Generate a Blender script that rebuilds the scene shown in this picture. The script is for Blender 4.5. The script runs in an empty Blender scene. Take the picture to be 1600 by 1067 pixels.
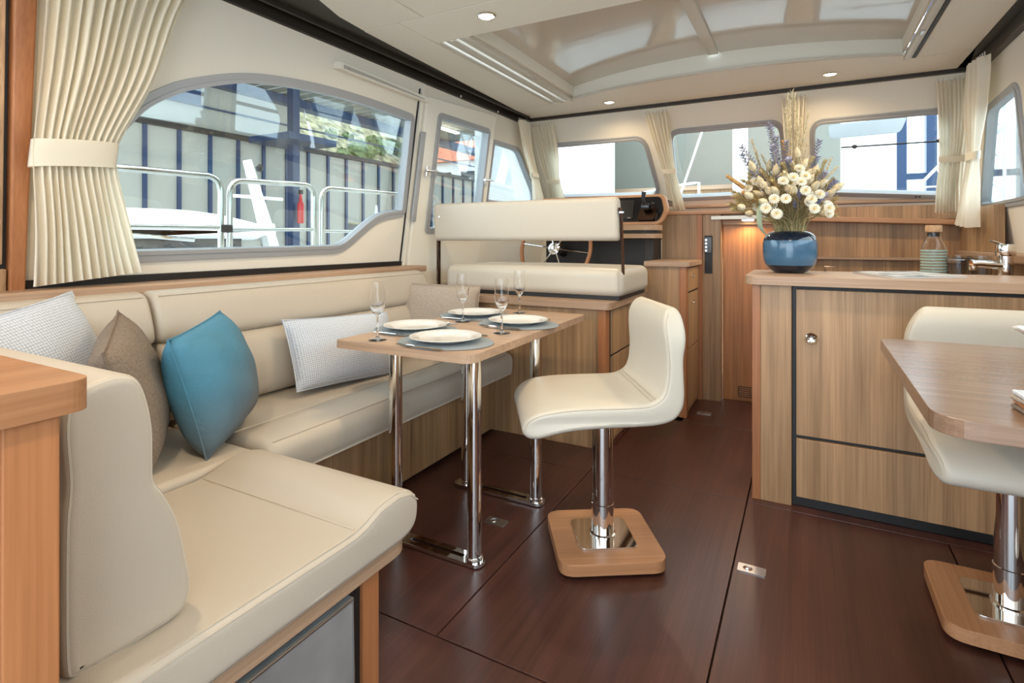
import bpy, bmesh, math, random
from mathutils import Vector, Matrix
from mathutils.geometry import tessellate_polygon
R = math.radians
sc = bpy.context.scene
COL = sc.collection
random.seed(7)

# ---------------------------------------------------------------- camera, world, exposure
cam_d = bpy.data.cameras.new('camera'); cam = bpy.data.objects.new('camera', cam_d); COL.objects.link(cam)
cam.location = (0, 0, 1.10); cam.rotation_euler = (R(90), 0, R(28.265))
cam_d.sensor_width = 36; cam_d.lens = 19.125; cam_d.shift_y = -0.0991; cam_d.clip_start = 0.02; cam_d.clip_end = 300
sc.camera = cam
w = bpy.data.worlds.new('daylight'); sc.world = w; w.use_nodes = True
bg = w.node_tree.nodes['Background']; bg.inputs[0].default_value = (0.76, 0.885, 1.0, 1); bg.inputs[1].default_value = 3.3
sc.view_settings.view_transform = 'Standard'; sc.view_settings.look = 'None'; sc.view_settings.gamma = 1
sc.view_settings.use_curve_mapping = False
sc.view_settings.exposure = 0.76
sc.cycles.max_bounces = 10; sc.cycles.diffuse_bounces = 6; sc.cycles.transparent_max_bounces = 24
sc.cycles.caustics_reflective = False; sc.cycles.caustics_refractive = False
LAMP_W = 20.0

# ---------------------------------------------------------------- materials
def nodes(name):
    m = bpy.data.materials.new(name); m.use_nodes = True
    nt = m.node_tree; return m, nt, nt.nodes, nt.links, nt.nodes['Principled BSDF']
def plain(name, col, rough=.5, metal=0., bump=0, bscale=200, coat=0., spec=.5, var=0., vscale=3.):
    m, nt, n, l, b = nodes(name)
    b.inputs['Base Color'].default_value = (*col, 1); b.inputs['Roughness'].default_value = rough
    b.inputs['Metallic'].default_value = metal; b.inputs['Coat Weight'].default_value = coat
    b.inputs['Specular IOR Level'].default_value = spec
    tc = n.new('ShaderNodeTexCoord')
    if var:
        z = n.new('ShaderNodeTexNoise'); z.inputs['Scale'].default_value = vscale; l.new(tc.outputs['Object'], z.inputs['Vector'])
        r = n.new('ShaderNodeValToRGB'); r.color_ramp.elements[0].position = .3; r.color_ramp.elements[1].position = .7
        r.color_ramp.elements[0].color = (*[c*(1-var) for c in col], 1); r.color_ramp.elements[1].color = (*[min(1, c*(1+var)) for c in col], 1)
        l.new(z.outputs['Fac'], r.inputs[0]); l.new(r.outputs[0], b.inputs['Base Color'])
    if bump:
        z = n.new('ShaderNodeTexNoise'); z.inputs['Scale'].default_value = bscale; z.inputs['Detail'].default_value = 3; l.new(tc.outputs['Object'], z.inputs['Vector'])
        u = n.new('ShaderNodeBump'); u.inputs['Strength'].default_value = bump; u.inputs['Distance'].default_value = .002
        l.new(z.outputs['Fac'], u.inputs['Height']); l.new(u.outputs[0], b.inputs['Normal'])
    return m
def wood(name, c1, c2, axis='z', rough=.42, fine=1., plank=.12, pvar=.14, coat=0.):
    m, nt, n, l, b = nodes(name)
    tc = n.new('ShaderNodeTexCoord')
    def noise(across, along, detail, dist=0.):
        mp = n.new('ShaderNodeMapping')
        s = {'x': (along, across, across), 'y': (across, along, across), 'z': (across, across, along)}[axis]
        mp.inputs['Scale'].default_value = s; l.new(tc.outputs['Object'], mp.inputs['Vector'])
        z = n.new('ShaderNodeTexNoise'); z.inputs['Scale'].default_value = 1; z.inputs['Detail'].default_value = detail
        z.inputs['Distortion'].default_value = dist; l.new(mp.outputs[0], z.inputs['Vector']); return z
    a = noise(26*fine, 1.1, 5, .6); f = noise(150*fine, 2.5, 4); p = noise(1/plank, .02, 0)
    mx = n.new('ShaderNodeMath'); mx.operation = 'MULTIPLY'; mx.inputs[1].default_value = .45; l.new(f.outputs['Fac'], mx.inputs[0])
    m2 = n.new('ShaderNodeMath'); m2.operation = 'MULTIPLY_ADD'; m2.inputs[1].default_value = .55; l.new(a.outputs['Fac'], m2.inputs[0]); l.new(mx.outputs[0], m2.inputs[2])
    r = n.new('ShaderNodeValToRGB'); e = r.color_ramp.elements
    e[0].position = .34; e[1].position = .64; e[0].color = (*c1, 1); e[1].color = (*c2, 1)
    l.new(m2.outputs[0], r.inputs[0])
    hv = n.new('ShaderNodeHueSaturation'); l.new(r.outputs[0], hv.inputs['Color'])
    mr = n.new('ShaderNodeMapRange'); mr.inputs[1].default_value = .35; mr.inputs[2].default_value = .65; mr.inputs[3].default_value = 1-pvar; mr.inputs[4].default_value = 1+pvar
    l.new(p.outputs['Fac'], mr.inputs[0]); l.new(mr.outputs[0], hv.inputs['Value'])
    l.new(hv.outputs[0], b.inputs['Base Color']); b.inputs['Roughness'].default_value = rough
    b.inputs['Coat Weight'].default_value = coat; b.inputs['Coat Roughness'].default_value = .2
    u = n.new('ShaderNodeBump'); u.inputs['Strength'].default_value = .08; u.inputs['Distance'].default_value = .001
    l.new(f.outputs['Fac'], u.inputs['Height']); l.new(u.outputs[0], b.inputs['Normal'])
    return m
def weave(name, c1, c2, scale, rough=.85, bump=.5):
    m, nt, n, l, b = nodes(name)
    tc = n.new('ShaderNodeTexCoord'); ck = n.new('ShaderNodeTexVoronoi'); ck.inputs['Scale'].default_value = scale; ck.inputs['Randomness'].default_value = .15; ck.voronoi_dimensions = '2D'
    l.new(tc.outputs['Object'], ck.inputs['Vector'])
    r = n.new('ShaderNodeValToRGB'); r.color_ramp.elements[0].color = (*c1, 1); r.color_ramp.elements[1].color = (*c2, 1)
    r.color_ramp.elements[0].position = .1; r.color_ramp.elements[1].position = .6
    l.new(ck.outputs['Distance'], r.inputs[0]); l.new(r.outputs[0], b.inputs['Base Color'])
    u = n.new('ShaderNodeBump'); u.inputs['Strength'].default_value = bump; u.inputs['Distance'].default_value = .002; u.invert = True
    l.new(ck.outputs['Distance'], u.inputs['Height']); l.new(u.outputs[0], b.inputs['Normal'])
    b.inputs['Roughness'].default_value = rough; b.inputs['Sheen Weight'].default_value = .2
    return m
def pane(name, tint=(.93, .97, .96), refl=.10):
    m = bpy.data.materials.new(name); m.use_nodes = True; nt = m.node_tree; n, l = nt.nodes, nt.links
    for x in list(n): n.remove(x)
    o = n.new('ShaderNodeOutputMaterial'); t = n.new('ShaderNodeBsdfTransparent'); t.inputs[0].default_value = (*tint, 1)
    g = n.new('ShaderNodeBsdfGlossy'); g.inputs['Roughness'].default_value = .0
    lw = n.new('ShaderNodeLayerWeight'); lw.inputs['Blend'].default_value = .25
    mr = n.new('ShaderNodeMapRange'); mr.inputs[3].default_value = refl*.5; mr.inputs[4].default_value = .6 if refl > .08 else .42
    l.new(lw.outputs['Fresnel'], mr.inputs[0])
    mx = n.new('ShaderNodeMixShader'); l.new(mr.outputs[0], mx.inputs[0]); l.new(t.outputs[0], mx.inputs[1]); l.new(g.outputs[0], mx.inputs[2]); l.new(mx.outputs[0], o.inputs[0])
    return m
def clear_glass(name, col=(1, 1, 1), rough=0.):
    m, nt, n, l, b = nodes(name)
    b.inputs['Base Color'].default_value = (*col, 1); b.inputs['Transmission Weight'].default_value = 1; b.inputs['Roughness'].default_value = rough; b.inputs['IOR'].default_value = 1.3
    return m
def emit(name, col, s):
    m, nt, n, l, b = nodes(name); b.inputs['Emission Color'].default_value = (*col, 1); b.inputs['Emission Strength'].default_value = s
    b.inputs['Base Color'].default_value = (*col, 1); return m
def cloth(name, col, trans=.38):
    m, nt, n, l, b = nodes(name)
    b.inputs['Base Color'].default_value = (*col, 1); b.inputs['Roughness'].default_value = .85; b.inputs['Sheen Weight'].default_value = .15
    tc = n.new('ShaderNodeTexCoord'); z = n.new('ShaderNodeTexNoise'); z.inputs['Scale'].default_value = 260; l.new(tc.outputs['Object'], z.inputs['Vector'])
    u = n.new('ShaderNodeBump'); u.inputs['Strength'].default_value = .15; u.inputs['Distance'].default_value = .001; l.new(z.outputs['Fac'], u.inputs['Height']); l.new(u.outputs[0], b.inputs['Normal'])
    t = n.new('ShaderNodeBsdfTranslucent'); t.inputs[0].default_value = (*col, 1)
    mx = n.new('ShaderNodeMixShader'); mx.inputs[0].default_value = trans
    l.new(b.outputs[0], mx.inputs[1]); l.new(t.outputs[0], mx.inputs[2]); l.new(mx.outputs[0], n['Material Output'].inputs[0])
    return m
L1, L2 = (.265, .148, .068), (.50, .305, .158)
M = {}
M['wz'] = wood('elm_veneer_upright', L1, L2, 'z'); M['wx'] = wood('elm_veneer_across', L1, L2, 'x'); M['wy'] = wood('elm_veneer_along', L1, L2, 'y')
M['edge_x'] = wood('elm_edging_across', (.33, .205, .125), (.50, .33, .215), 'x', fine=2, plank=.3); M['edge_y'] = wood('elm_edging_along', (.33, .205, .125), (.50, .33, .215), 'y', fine=2, plank=.3)
M['table_x'] = wood('table_veneer', (.36, .225, .14), (.52, .35, .235), 'x', .30, 1.2, .2, .05)
M['table_y'] = wood('table_veneer_along', (.36, .225, .14), (.52, .35, .235), 'y', .30, 1.2, .2, .05)
M['table_dark'] = wood('dark_table_veneer', (.17, .10, .062), (.27, .165, .108), 'x', .24, 1.2, .2, .05)
M['cherry'] = wood('cherry_lipping', (.31, .115, .042), (.44, .185, .074), 'z', .4, 1., .3, .05)
M['cherry_y'] = wood('cherry_lipping_along', (.28, .12, .05), (.40, .195, .09), 'y', .4, 1., .3, .05)
M['cherry_x'] = wood('cherry_lipping_across', (.38, .18, .085), (.52, .28, .145), 'x', .4, 1., .3, .05)
M['door_wood'] = wood('amber_door_veneer', (.30, .115, .035), (.52, .23, .08), 'z', .38, 1., .12, .16)
M['stool_wood'] = wood('oiled_stool_base', (.34, .155, .068), (.47, .24, .12), 'x', .4, .8, .2, .08)
M['wenge'] = wood('wenge_floor', (.050, .0175, .0125), (.086, .031, .022), 'y', .36, 1.6, .16, .20, coat=.12)
M['leather'] = plain('cream_leather', (.49, .425, .345), .46, bump=.25, bscale=420)
M['leather_white'] = plain('ivory_leather', (.56, .51, .425), .42, bump=.25, bscale=420)
M['thread'] = plain('seam_thread', (.50, .43, .34), .7)
M['curtain'] = cloth('cream_curtain_cloth', (.92, .875, .76))
M['white_weave'] = weave('white_grey_weave', (.70, .72, .75), (.36, .40, .47), 120, bump=.3)
M['blue_cloth'] = plain('teal_pillow_cloth', (.075, .21, .31), .75, bump=.6, bscale=60)
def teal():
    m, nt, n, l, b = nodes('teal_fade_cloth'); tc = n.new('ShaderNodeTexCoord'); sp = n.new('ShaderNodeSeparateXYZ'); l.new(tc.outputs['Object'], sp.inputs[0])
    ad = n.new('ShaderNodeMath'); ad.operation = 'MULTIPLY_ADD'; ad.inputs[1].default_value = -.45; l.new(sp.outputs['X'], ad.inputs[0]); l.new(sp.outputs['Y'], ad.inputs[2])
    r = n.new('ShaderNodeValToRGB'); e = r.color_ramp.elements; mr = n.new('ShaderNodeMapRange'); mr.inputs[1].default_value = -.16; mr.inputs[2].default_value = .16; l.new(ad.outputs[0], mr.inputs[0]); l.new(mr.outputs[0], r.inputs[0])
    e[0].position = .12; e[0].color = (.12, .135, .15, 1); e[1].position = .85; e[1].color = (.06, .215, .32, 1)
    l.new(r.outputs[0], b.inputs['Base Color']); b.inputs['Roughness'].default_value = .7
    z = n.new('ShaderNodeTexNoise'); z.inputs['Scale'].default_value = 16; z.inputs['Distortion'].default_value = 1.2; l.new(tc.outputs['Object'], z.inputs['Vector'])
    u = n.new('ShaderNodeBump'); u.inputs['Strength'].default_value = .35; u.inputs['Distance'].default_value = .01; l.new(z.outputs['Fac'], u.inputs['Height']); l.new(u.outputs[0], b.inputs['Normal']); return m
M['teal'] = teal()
M['brown_cloth'] = plain('brown_wool', (.215, .165, .125), .9, bump=.6, bscale=300, var=.22, vscale=160)
M['taupe_cloth'] = plain('taupe_linen', (.37, .31, .255), .9, bump=.6, bscale=300, var=.15, vscale=160)
M['chrome'] = plain('polished_chrome', (.80, .79, .77), .05, 1.); M['steel'] = plain('brushed_steel', (.55, .54, .52), .28, 1.)
M['dark_steel'] = plain('dark_bronze_steel', (.10, .06, .045), .18, 1.)
M['rail_chrome'] = plain('darkened_rail_chrome', (.46, .46, .43), .10, 1.); M['fridge'] = plain('mottled_steel_door', (.48, .49, .49), .36, .6, var=.18, vscale=7)  # deck rail chrome toned down in colour, standing in for darker reflections
M['black'] = plain('black_rubber', (.012, .011, .011), .5); M['gloss_black'] = plain('gloss_black', (.010, .010, .012), .12)
M['track'] = plain('dark_brown_track', (.022, .016, .012), .42)
M['gel'] = plain('white_gelcoat', (.80, .775, .69), .22, spec=.5); M['vinyl'] = plain('beige_wall_vinyl', (.78, .735, .64), .65, bump=.1, bscale=300)
M['ceil'] = plain('ceiling_vinyl', (.80, .775, .69), .6); M['ceil_gloss'] = plain('gloss_hatch_lid', (.60, .55, .48), .12, coat=.6)
M['alu'] = plain('anodised_frame', (.36, .37, .385), .5, .25); M['rail'] = plain('pale_aluminium_rail', (.60, .565, .49), .42, .2)
M['pane'] = pane('window_glass'); M['glass'] = clear_glass('drinking_glass'); M['porcelain'] = plain('white_porcelain', (.70, .68, .64), .12, coat=.3)
M['mat'] = weave('grey_mat_weave', (.30, .335, .345), (.13, .155, .165), 260)
M['cutlery'] = plain('cutlery_steel', (.62, .60, .57), .14, 1.)
M['lamp'] = emit('warm_lamp_lens', (1.0, .83, .55), 14)
M['blue_paint'] = plain('blue_steelwork', (.007, .033, .095), .4); M['hall_panel'] = plain('hall_sheet_panel', (.40, .385, .33), .6, var=.04, vscale=1)
M['hall_white'] = plain('white_hall_board', (.88, .88, .86), .6); M['hall_grey'] = plain('hall_grey_wall', (.24, .235, .20), .7)
M['hall_dark'] = plain('dark_glazing', (.03, .028, .025), .15); M['hall_floor'] = plain('hall_concrete', (.55, .54, .51), .7, var=.08)
M['hill'] = plain('hillside_scrub', (.17, .155, .085), .9, bump=1., bscale=3, var=.75, vscale=2.2)
M['tile_red'] = plain('red_roof_tiles', (.55, .17, .09), .8, var=.15); M['red'] = plain('red_paint', (.5, .03, .03), .4)
M['deck'] = plain('pale_deck', (.68, .68, .66), .5)

# ---------------------------------------------------------------- mesh helpers
class MB:
    def __init__(s): s.v = []; s.f = []
    def add(s, v, f):
        o = len(s.v); s.v += [tuple(p) for p in v]; s.f += [tuple(i+o for i in q) for q in f]; return s
    def box(s, x0, x1, y0, y1, z0, z1):
        v = [(x, y, z) for z in (z0, z1) for y in (y0, y1) for x in (x0, x1)]
        return s.add(v, [(0, 2, 3, 1), (4, 5, 7, 6), (0, 1, 5, 4), (2, 6, 7, 3), (0, 4, 6, 2), (1, 3, 7, 5)])
    def tube(s, path, r, seg=10, closed=False, flat=None):
        P = [Vector(p) for p in path]; n = len(P); rad = r if isinstance(r, (list, tuple)) else [r]*n
        v = []; prev = None
        for i in range(n):
            if closed: t = P[(i+1) % n]-P[i-1]
            else: t = P[min(i+1, n-1)]-P[max(i-1, 0)]
            t = t.normalized() if t.length else Vector((0, 0, 1))
            if prev is None:
                a = Vector((0, 0, 1)) if abs(t.z) < .9 else Vector((1, 0, 0)); nn = (a-t*a.dot(t)).normalized()
            else:
                nn = prev-t*prev.dot(t); nn = nn.normalized() if nn.length > 1e-6 else prev
            prev = nn; bb = t.cross(nn)
            for k in range(seg):
                a = 2*math.pi*k/seg; v.append(P[i]+rad[i]*(nn*math.cos(a)+bb*math.sin(a)*(flat or 1)))
        f = []
        for i in range(n if closed else n-1):
            j = (i+1) % n
            for k in range(seg): f.append((i*seg+k, i*seg+(k+1) % seg, j*seg+(k+1) % seg, j*seg+k))
        if not closed: f += [tuple(range(seg))[::-1], tuple((n-1)*seg+k for k in range(seg))]
        return s.add(v, f)
    def lathe(s, prof, seg=28, c=(0, 0, 0)):
        v = []; f = []; n = len(prof)
        for r, z in prof:
            for k in range(seg):
                a = 2*math.pi*k/seg; v.append((c[0]+r*math.cos(a), c[1]+r*math.sin(a), c[2]+z))
        for i in range(n-1):
            for k in range(seg): f.append((i*seg+k, i*seg+(k+1) % seg, (i+1)*seg+(k+1) % seg, (i+1)*seg+k))
        if prof[0][0] > 1e-5: f.append(tuple(range(seg))[::-1])
        if prof[-1][0] > 1e-5: f.append(tuple((n-1)*seg+k for k in range(seg)))
        return s.add(v, f)
    def holed(s, outer, holes, fn, t0, t1):
        """plate with holes: 2D outline, fn(a, b, depth) -> xyz"""
        loops = [outer]+list(holes); flat = [p for L in loops for p in L]
        tri = tessellate_polygon([[Vector((p[0], p[1], 0)) for p in L] for L in loops]); n = len(flat)
        v = [fn(p[0], p[1], t0) for p in flat]+[fn(p[0], p[1], t1) for p in flat]
        f = [tuple(t) for t in tri]+[tuple(i+n for i in t[::-1]) for t in tri]
        o = 0
        for L in loops:
            m = len(L)
            for i in range(m): f.append((o+i, o+(i+1) % m, n+o+(i+1) % m, n+o+i))
            o += m
        return s.add(v, f)
    def rbox(s, x0, x1, y0, y1, z0, z1, r=.03, crown=0., n=4, inner=5, sag=None):
        """soft upholstered box"""
        h = [(x1-x0)/2, (y1-y0)/2, (z1-z0)/2]; c = [(x0+x1)/2, (y0+y1)/2, (z0+z1)/2]
        rr = min(r, *[q*.999 for q in h])
        def axis(hh):
            i = hh-rr; A = [-1+k/n for k in range(n)]  # rounded section angles
            out = [-i-rr*math.tan(-a*math.pi/4) for a in A]
            out += [-i+2*i*k/inner for k in range(inner+1)]
            out += [i+rr*math.tan((k+1)/n*math.pi/4) for k in range(n)]
            return out
        ax = [axis(q) for q in h]; bmv = []; faces = []
        for d in range(3):
            for sg in (-1, 1):
                a, b = [(1, 2), (2, 0), (0, 1)][d]; A, B = ax[a], ax[b]; o = len(bmv)
                for q in B:
                    for p in A:
                        w_ = [0, 0, 0]; w_[d] = sg*h[d]; w_[a] = p; w_[b] = q
                        cl = [max(-(h[k]-rr), min(h[k]-rr, w_[k])) for k in range(3)]
                        dv = Vector(w_)-Vector(cl); dv = dv.normalized()*rr if dv.length else dv
                        P = Vector(cl)+dv
                        if crown:
                            k = crown*(1-(P.x/h[0])**2)*(1-(P.y/h[1])**2); P.z += k if P.z > 0 else 0
                        bmv.append((P.x+c[0], P.y+c[1], P.z+c[2]))
                m = len(A)
                for j in range(len(B)-1):
                    for i in range(m-1):
                        q = (o+j*m+i, o+j*m+i+1, o+(j+1)*m+i+1, o+(j+1)*m+i); faces.append(q if sg > 0 else q[::-1])
        return s.add(bmv, faces)
    def soft_extrude(s, prof, w0, w1, r, fn, seg=5):
        """closed 2D profile swept along a width with rounded ends; fn(a, b, w) -> xyz"""
        n = len(prof); area = sum(prof[i][0]*prof[(i+1) % n][1]-prof[(i+1) % n][0]*prof[i][1] for i in range(n))
        sg = 1 if area > 0 else -1; nor = []
        for i in range(n):
            t = Vector(prof[(i+1) % n])-Vector(prof[i-1]); t.normalize(); nor.append(Vector((t.y, -t.x))*sg)
        secs = [(w0+r*(1-math.cos(k/seg*math.pi/2)), r*(1-math.sin(k/seg*math.pi/2))) for k in range(seg+1)]
        secs += [(w0+r+(w1-w0-2*r)*k/4, 0) for k in range(1, 4)]
        secs += [(w1-r*(1-math.cos(k/seg*math.pi/2)), r*(1-math.sin(k/seg*math.pi/2))) for k in range(seg, -1, -1)]
        v = []; f = []
        for ww, d in secs:
            for i in range(n): p = Vector(prof[i])-nor[i]*d; v.append(fn(p.x, p.y, ww))
        for j in range(len(secs)-1):
            for i in range(n): f.append((j*n+i, j*n+(i+1) % n, (j+1)*n+(i+1) % n, (j+1)*n+i))
        o = (len(secs)-1)*n
        for off, (ww, d) in ((0, secs[0]), (o, secs[-1])):
            q = [Vector(prof[i])-nor[i]*d for i in range(n)]
            for t in tessellate_polygon([[Vector((p.x, p.y, 0)) for p in q]]): f.append(tuple(i+off for i in t))
        return s.add(v, f)
    def build(s, name, mat, parent=None, smooth=False, bevel=0., origin=None, label=None, weld=True, angle=40):
        if parent is not None:
            r = parent
            while r.parent: r = r.parent
            org = r.location.copy()
        elif origin is not None: org = Vector(origin)
        else:
            xs, ys, zs = zip(*s.v); org = Vector(((min(xs)+max(xs))/2, (min(ys)+max(ys))/2, min(zs)))
        me = bpy.data.meshes.new(name); me.from_pydata([tuple(Vector(p)-org) for p in s.v], [], s.f)
        b = bmesh.new(); b.from_mesh(me)
        if weld: bmesh.ops.remove_doubles(b, verts=b.verts, dist=1e-5)
        bmesh.ops.recalc_face_normals(b, faces=b.faces)
        if bevel:
            ed = [e for e in b.edges if len(e.link_faces) == 2 and e.calc_face_angle(0) > R(30)]
            bmesh.ops.bevel(b, geom=ed, offset=bevel, segments=2, affect='EDGES', profile=.5, clamp_overlap=True)
        for fc in b.faces: fc.smooth = smooth
        if smooth:
            for e in b.edges: e.smooth = not (len(e.link_faces) == 2 and e.calc_face_angle(0) > R(angle))
        b.to_mesh(me); b.free()
        me.materials.append(M[mat] if isinstance(mat, str) else mat)
        o = bpy.data.objects.new(name, me); COL.objects.link(o)
        if parent is not None: o.parent = parent
        else: o.location = org
        if label: o['label'] = label
        return o
def box(name, mat, parent, *b, bevel=.002, label=None): return MB().box(*b).build(name, mat, parent, bevel=bevel, label=label)
def thing(name, label, cat, loc, group=None):
    o = bpy.data.objects.new(name, None); COL.objects.link(o); o.location = loc; o.empty_display_size = .1
    return tag(o, label, cat, group)
def tag(o, label, cat, group=None):
    o['label'] = label; o['category'] = cat
    if group: o['group'] = group
    return o
def struct(o, label=None, cat=None):
    o['kind'] = 'structure'
    if label: o['label'] = label
    if cat: o['category'] = cat
    return o
def sempty(name, loc=(0, 0, 0), label=None, cat=None):
    o = bpy.data.objects.new(name, None); COL.objects.link(o); o.location = loc; return struct(o, label, cat)
def dup(root, loc=None, rz=None, label=None):
    def cp(o, par):
        c = o.copy(); COL.objects.link(c); c.parent = par
        for ch in o.children: cp(ch, c)
        return c
    c = cp(root, None)
    if loc is not None: c.location = loc
    if rz is not None: c.rotation_euler = (0, 0, rz)
    if label: c['label'] = label
    return c
def catmull(P, n=8, closed=False):
    P = [Vector(p) for p in P]; m = len(P); out = []
    for i in range(m if closed else m-1):
        a, b, c, d = (P[(i-1) % m], P[i], P[(i+1) % m], P[(i+2) % m]) if closed else (P[max(i-1, 0)], P[i], P[i+1], P[min(i+2, m-1)])
        for k in range(n):
            t = k/n; out.append(.5*((2*b)+(c-a)*t+(2*a-5*b+4*c-d)*t*t+(3*b-a-3*c+d)*t**3))
    if not closed: out.append(P[-1])
    return out
def rpoly(P, r, n=5):
    """round the corners of a 2D polygon; r is one radius or one for each corner"""
    out = []; m = len(P); rs = r if isinstance(r, (list, tuple)) else [r]*m
    for i in range(m):
        p, a, b = Vector(P[i]), Vector(P[i-1]), Vector(P[(i+1) % m]); q = rs[i]
        if q <= 0: out.append(tuple(p)); continue
        u, v_ = (a-p), (b-p); q = min(q, u.length*.49, v_.length*.49); A = p+u.normalized()*q; B = p+v_.normalized()*q
        for k in range(n+1):
            t = k/n; out.append(tuple(A*(1-t)**2+p*2*t*(1-t)+B*t*t))
    return out
def offset(P, d):
    n = len(P); ar = sum(P[i][0]*P[(i+1) % n][1]-P[(i+1) % n][0]*P[i][1] for i in range(n)); sg = 1 if ar > 0 else -1; out = []
    for i in range(n):
        a = (Vector(P[i])-Vector(P[i-1])); b = (Vector(P[(i+1) % n])-Vector(P[i]))
        a = a.normalized() if a.length > 1e-7 else b.normalized(); b = b.normalized() if b.length > 1e-7 else a
        na, nb = Vector((a.y, -a.x)), Vector((b.y, -b.x)); nn = (na+nb); nn = nn.normalized() if nn.length > 1e-6 else na
        k = 1/max(.5, nn.dot(na)); p = Vector(P[i])+nn*d*sg*k; out.append((p.x, p.y))
    return out
# inclined planes of the cabin: (along, height, depth towards the room) -> xyz
def PW(y, z, d=0.): return (-2.22+.147*(z-.945)+d*.989, y, z-d*.145)
def SW(y, z, d=0.): return (.87+.147*(2.1-z)-d*.989, y, z-d*.145)
def FW(x, z, d=0.): return (x, 4.1-.84*(z-2.1)-d*.766, z-d*.643)

# ---------------------------------------------------------------- floor
fl = struct(MB().box(-2.25, 1.15, -.7, 4.8, -.06, -.018).build('floor', 'black'), 'dark wenge laminate cabin floor laid in lift-out panels', 'floor')
g = .0025
for x0, x1, y0, y1 in [(-2.25, -.9015, 1.2315, 2.447), (-2.25, -.9015, 2.447, 3.40), (-.9015, -.213, 2.485, 3.40), (-2.25, -.55, .2, 1.2315), (-.55, -.213, .2, 1.2315),
                       (-.9015, -.213, 1.2315, 2.485), (-.213, .458, .2, 2.483), (.458, 1.15, .2, 2.483), (-.213, 1.15, 2.483, 3.40), (-.66, 1.15, 3.404, 4.75), (-2.25, 1.15, -.7, .2)]:
    MB().box(x0+g, x1-g, y0+g, y1-g, -.018, 0).build('floor_panel', 'wenge', fl, bevel=.0012)
for i, (x, y, lb, rz) in enumerate([(-1.06, 1.842, 'square steel floor hatch ring pull beside the dining table foot', 0), (-.155, 1.975, 'rectangular steel floor hatch ring pull in front of the galley counter', 0),
                                    (-.56, 3.62, 'small steel floor hatch ring pull near the companionway door', 0)]):
    t = thing('hatch_pull', lb, 'floor fitting', (x, y, 0), 'flush steel floor hatch pulls')
    MB().holed(rpoly([(x-.043, y-.024), (x+.043, y-.024), (x+.043, y+.024), (x-.043, y+.024)], .004), [[(x-.012+.015*math.cos(a*R(20)), y+.015*math.sin(a*R(20))) for a in range(18)]], lambda a, b, d: (a, b, d), 0, .003).build('plate', 'steel', t)
    MB().lathe([(.014, .0005), (.008, .0008), (.008, .003), (.0, .004)], 18, (x-.012, y, 0)).build('ring', 'chrome', t, True)

# ---------------------------------------------------------------- ceiling
ce = struct(MB().holed([(-2.12, -.7), (.95, -.7), (.95, 4.14), (-2.12, 4.14)], [[(-1.66, 2.28), (.55, 2.28), (.55, 3.66), (-1.66, 3.66)]], lambda a, b, d: (a, b, d), 2.135, 2.16).build('ceiling', 'track', origin=(-.6, 2, 2.135)), 'beige vinyl cabin ceiling with sliding roof hatch and downlights', 'ceiling')
cg = .003
def cpanel(P, holes=()):
    MB().holed(P, holes, lambda a, b, d: (a, b, d), 2.112, 2.136).build('ceiling_panel', 'ceil', ce, bevel=.003)
def circ(x, y, r=.038): return [(x+r*math.cos(a*R(15)), y+r*math.sin(a*R(15))) for a in range(24)]
LAMPS = [(-1.263, 2.106), (-1.262, 3.855), (.137, 3.837)]
MORE = [(.137, 2.106), (-1.263, .36), (.137, .36)]
cpanel([(-1.80, -.7), (-1.527, -.7), (-1.527, 1.985), (-1.88, 1.985), (-1.86, 1.80), (-1.80, 1.62)])
cpanel([(-1.522, -.7), (.80, -.7), (.80, 1.985), (-1.522, 1.985)], [circ(-1.263, .36), circ(.137, .36)])
cpanel([(-1.885, 1.99), (-1.672, 1.99), (-1.665, 3.71), (-1.985, 3.71)])
cpanel([(-1.667, 1.99), (.80, 1.99), (.80, 2.285), (-1.667, 2.285)], [circ(*LAMPS[0]), circ(*MORE[0])])
cpanel([(-1.985, 3.714), (-1.662, 3.714)]+[(-1.47+1.955*k/16, 3.456+.19*((-1.47+1.955*k/16+.48)/.97)**2) for k in range(17)]+[(.55, 3.714), (.80, 3.714), (.845, 4.08), (-2.0, 4.08)], [circ(*LAMPS[1]), circ(*LAMPS[2])])
cpanel([(.545, 2.289), (.80, 2.289), (.80, 3.71), (.545, 3.71)])
# roof hatch recess
def camber(x): return 2.222-.022*((x+.48)/.97)**2
def fy(x): return 3.44+.19*((x+.48)/.97)**2
nx = 16; xs = [-1.455+1.925*k/nx for k in range(nx+1)]
hl = thing('roof_hatch', 'gloss beige sliding roof hatch with dividing bar in the ceiling', 'roof hatch', (-.5, 2.9, 2.11))
for a, b in ((-1.455, -.51), (-.45, .47)):
    q = [a+(b-a)*k/8 for k in range(9)]
    m = MB(); m.add([(x, y, camber(x)+dz) for dz in (0, .02) for y in (2.2, 3.72) for x in q], [])
    o9 = 9
    for k in range(8): m.f += [(k, k+1, o9+k+1, o9+k), (18+k, 18+o9+k, 18+o9+k+1, 18+k+1), (k, 18+k, 18+k+1, k+1), (9+k, 9+k+1, 27+k+1, 27+k)]
    m.f += [(0, 9, 27, 18), (8, 26, 35, 17)]
    m.build('lid_panel', 'ceil_gloss', hl, True)
MB().box(-.51, -.45, 2.2, 3.43, 2.205, 2.245).build('dividing_bar', 'rail', hl, bevel=.004)
m = MB(); N = 17
for dy in (0, .03): m.v += [(x, fy(x)+dy, 2.118) for x in xs]+[(x, fy(x)+dy+.012, camber(x)+.004) for x in xs]
for k in range(nx): m.f += [(k, k+1, N+k+1, N+k), (2*N+k, 3*N+k, 3*N+k+1, 2*N+k+1), (k, 2*N+k, 2*N+k+1, k+1)]
m.f += [(0, N, 3*N, 2*N)]
m.build('front_coaming', 'ceil', hl, True)
m = MB()
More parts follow.
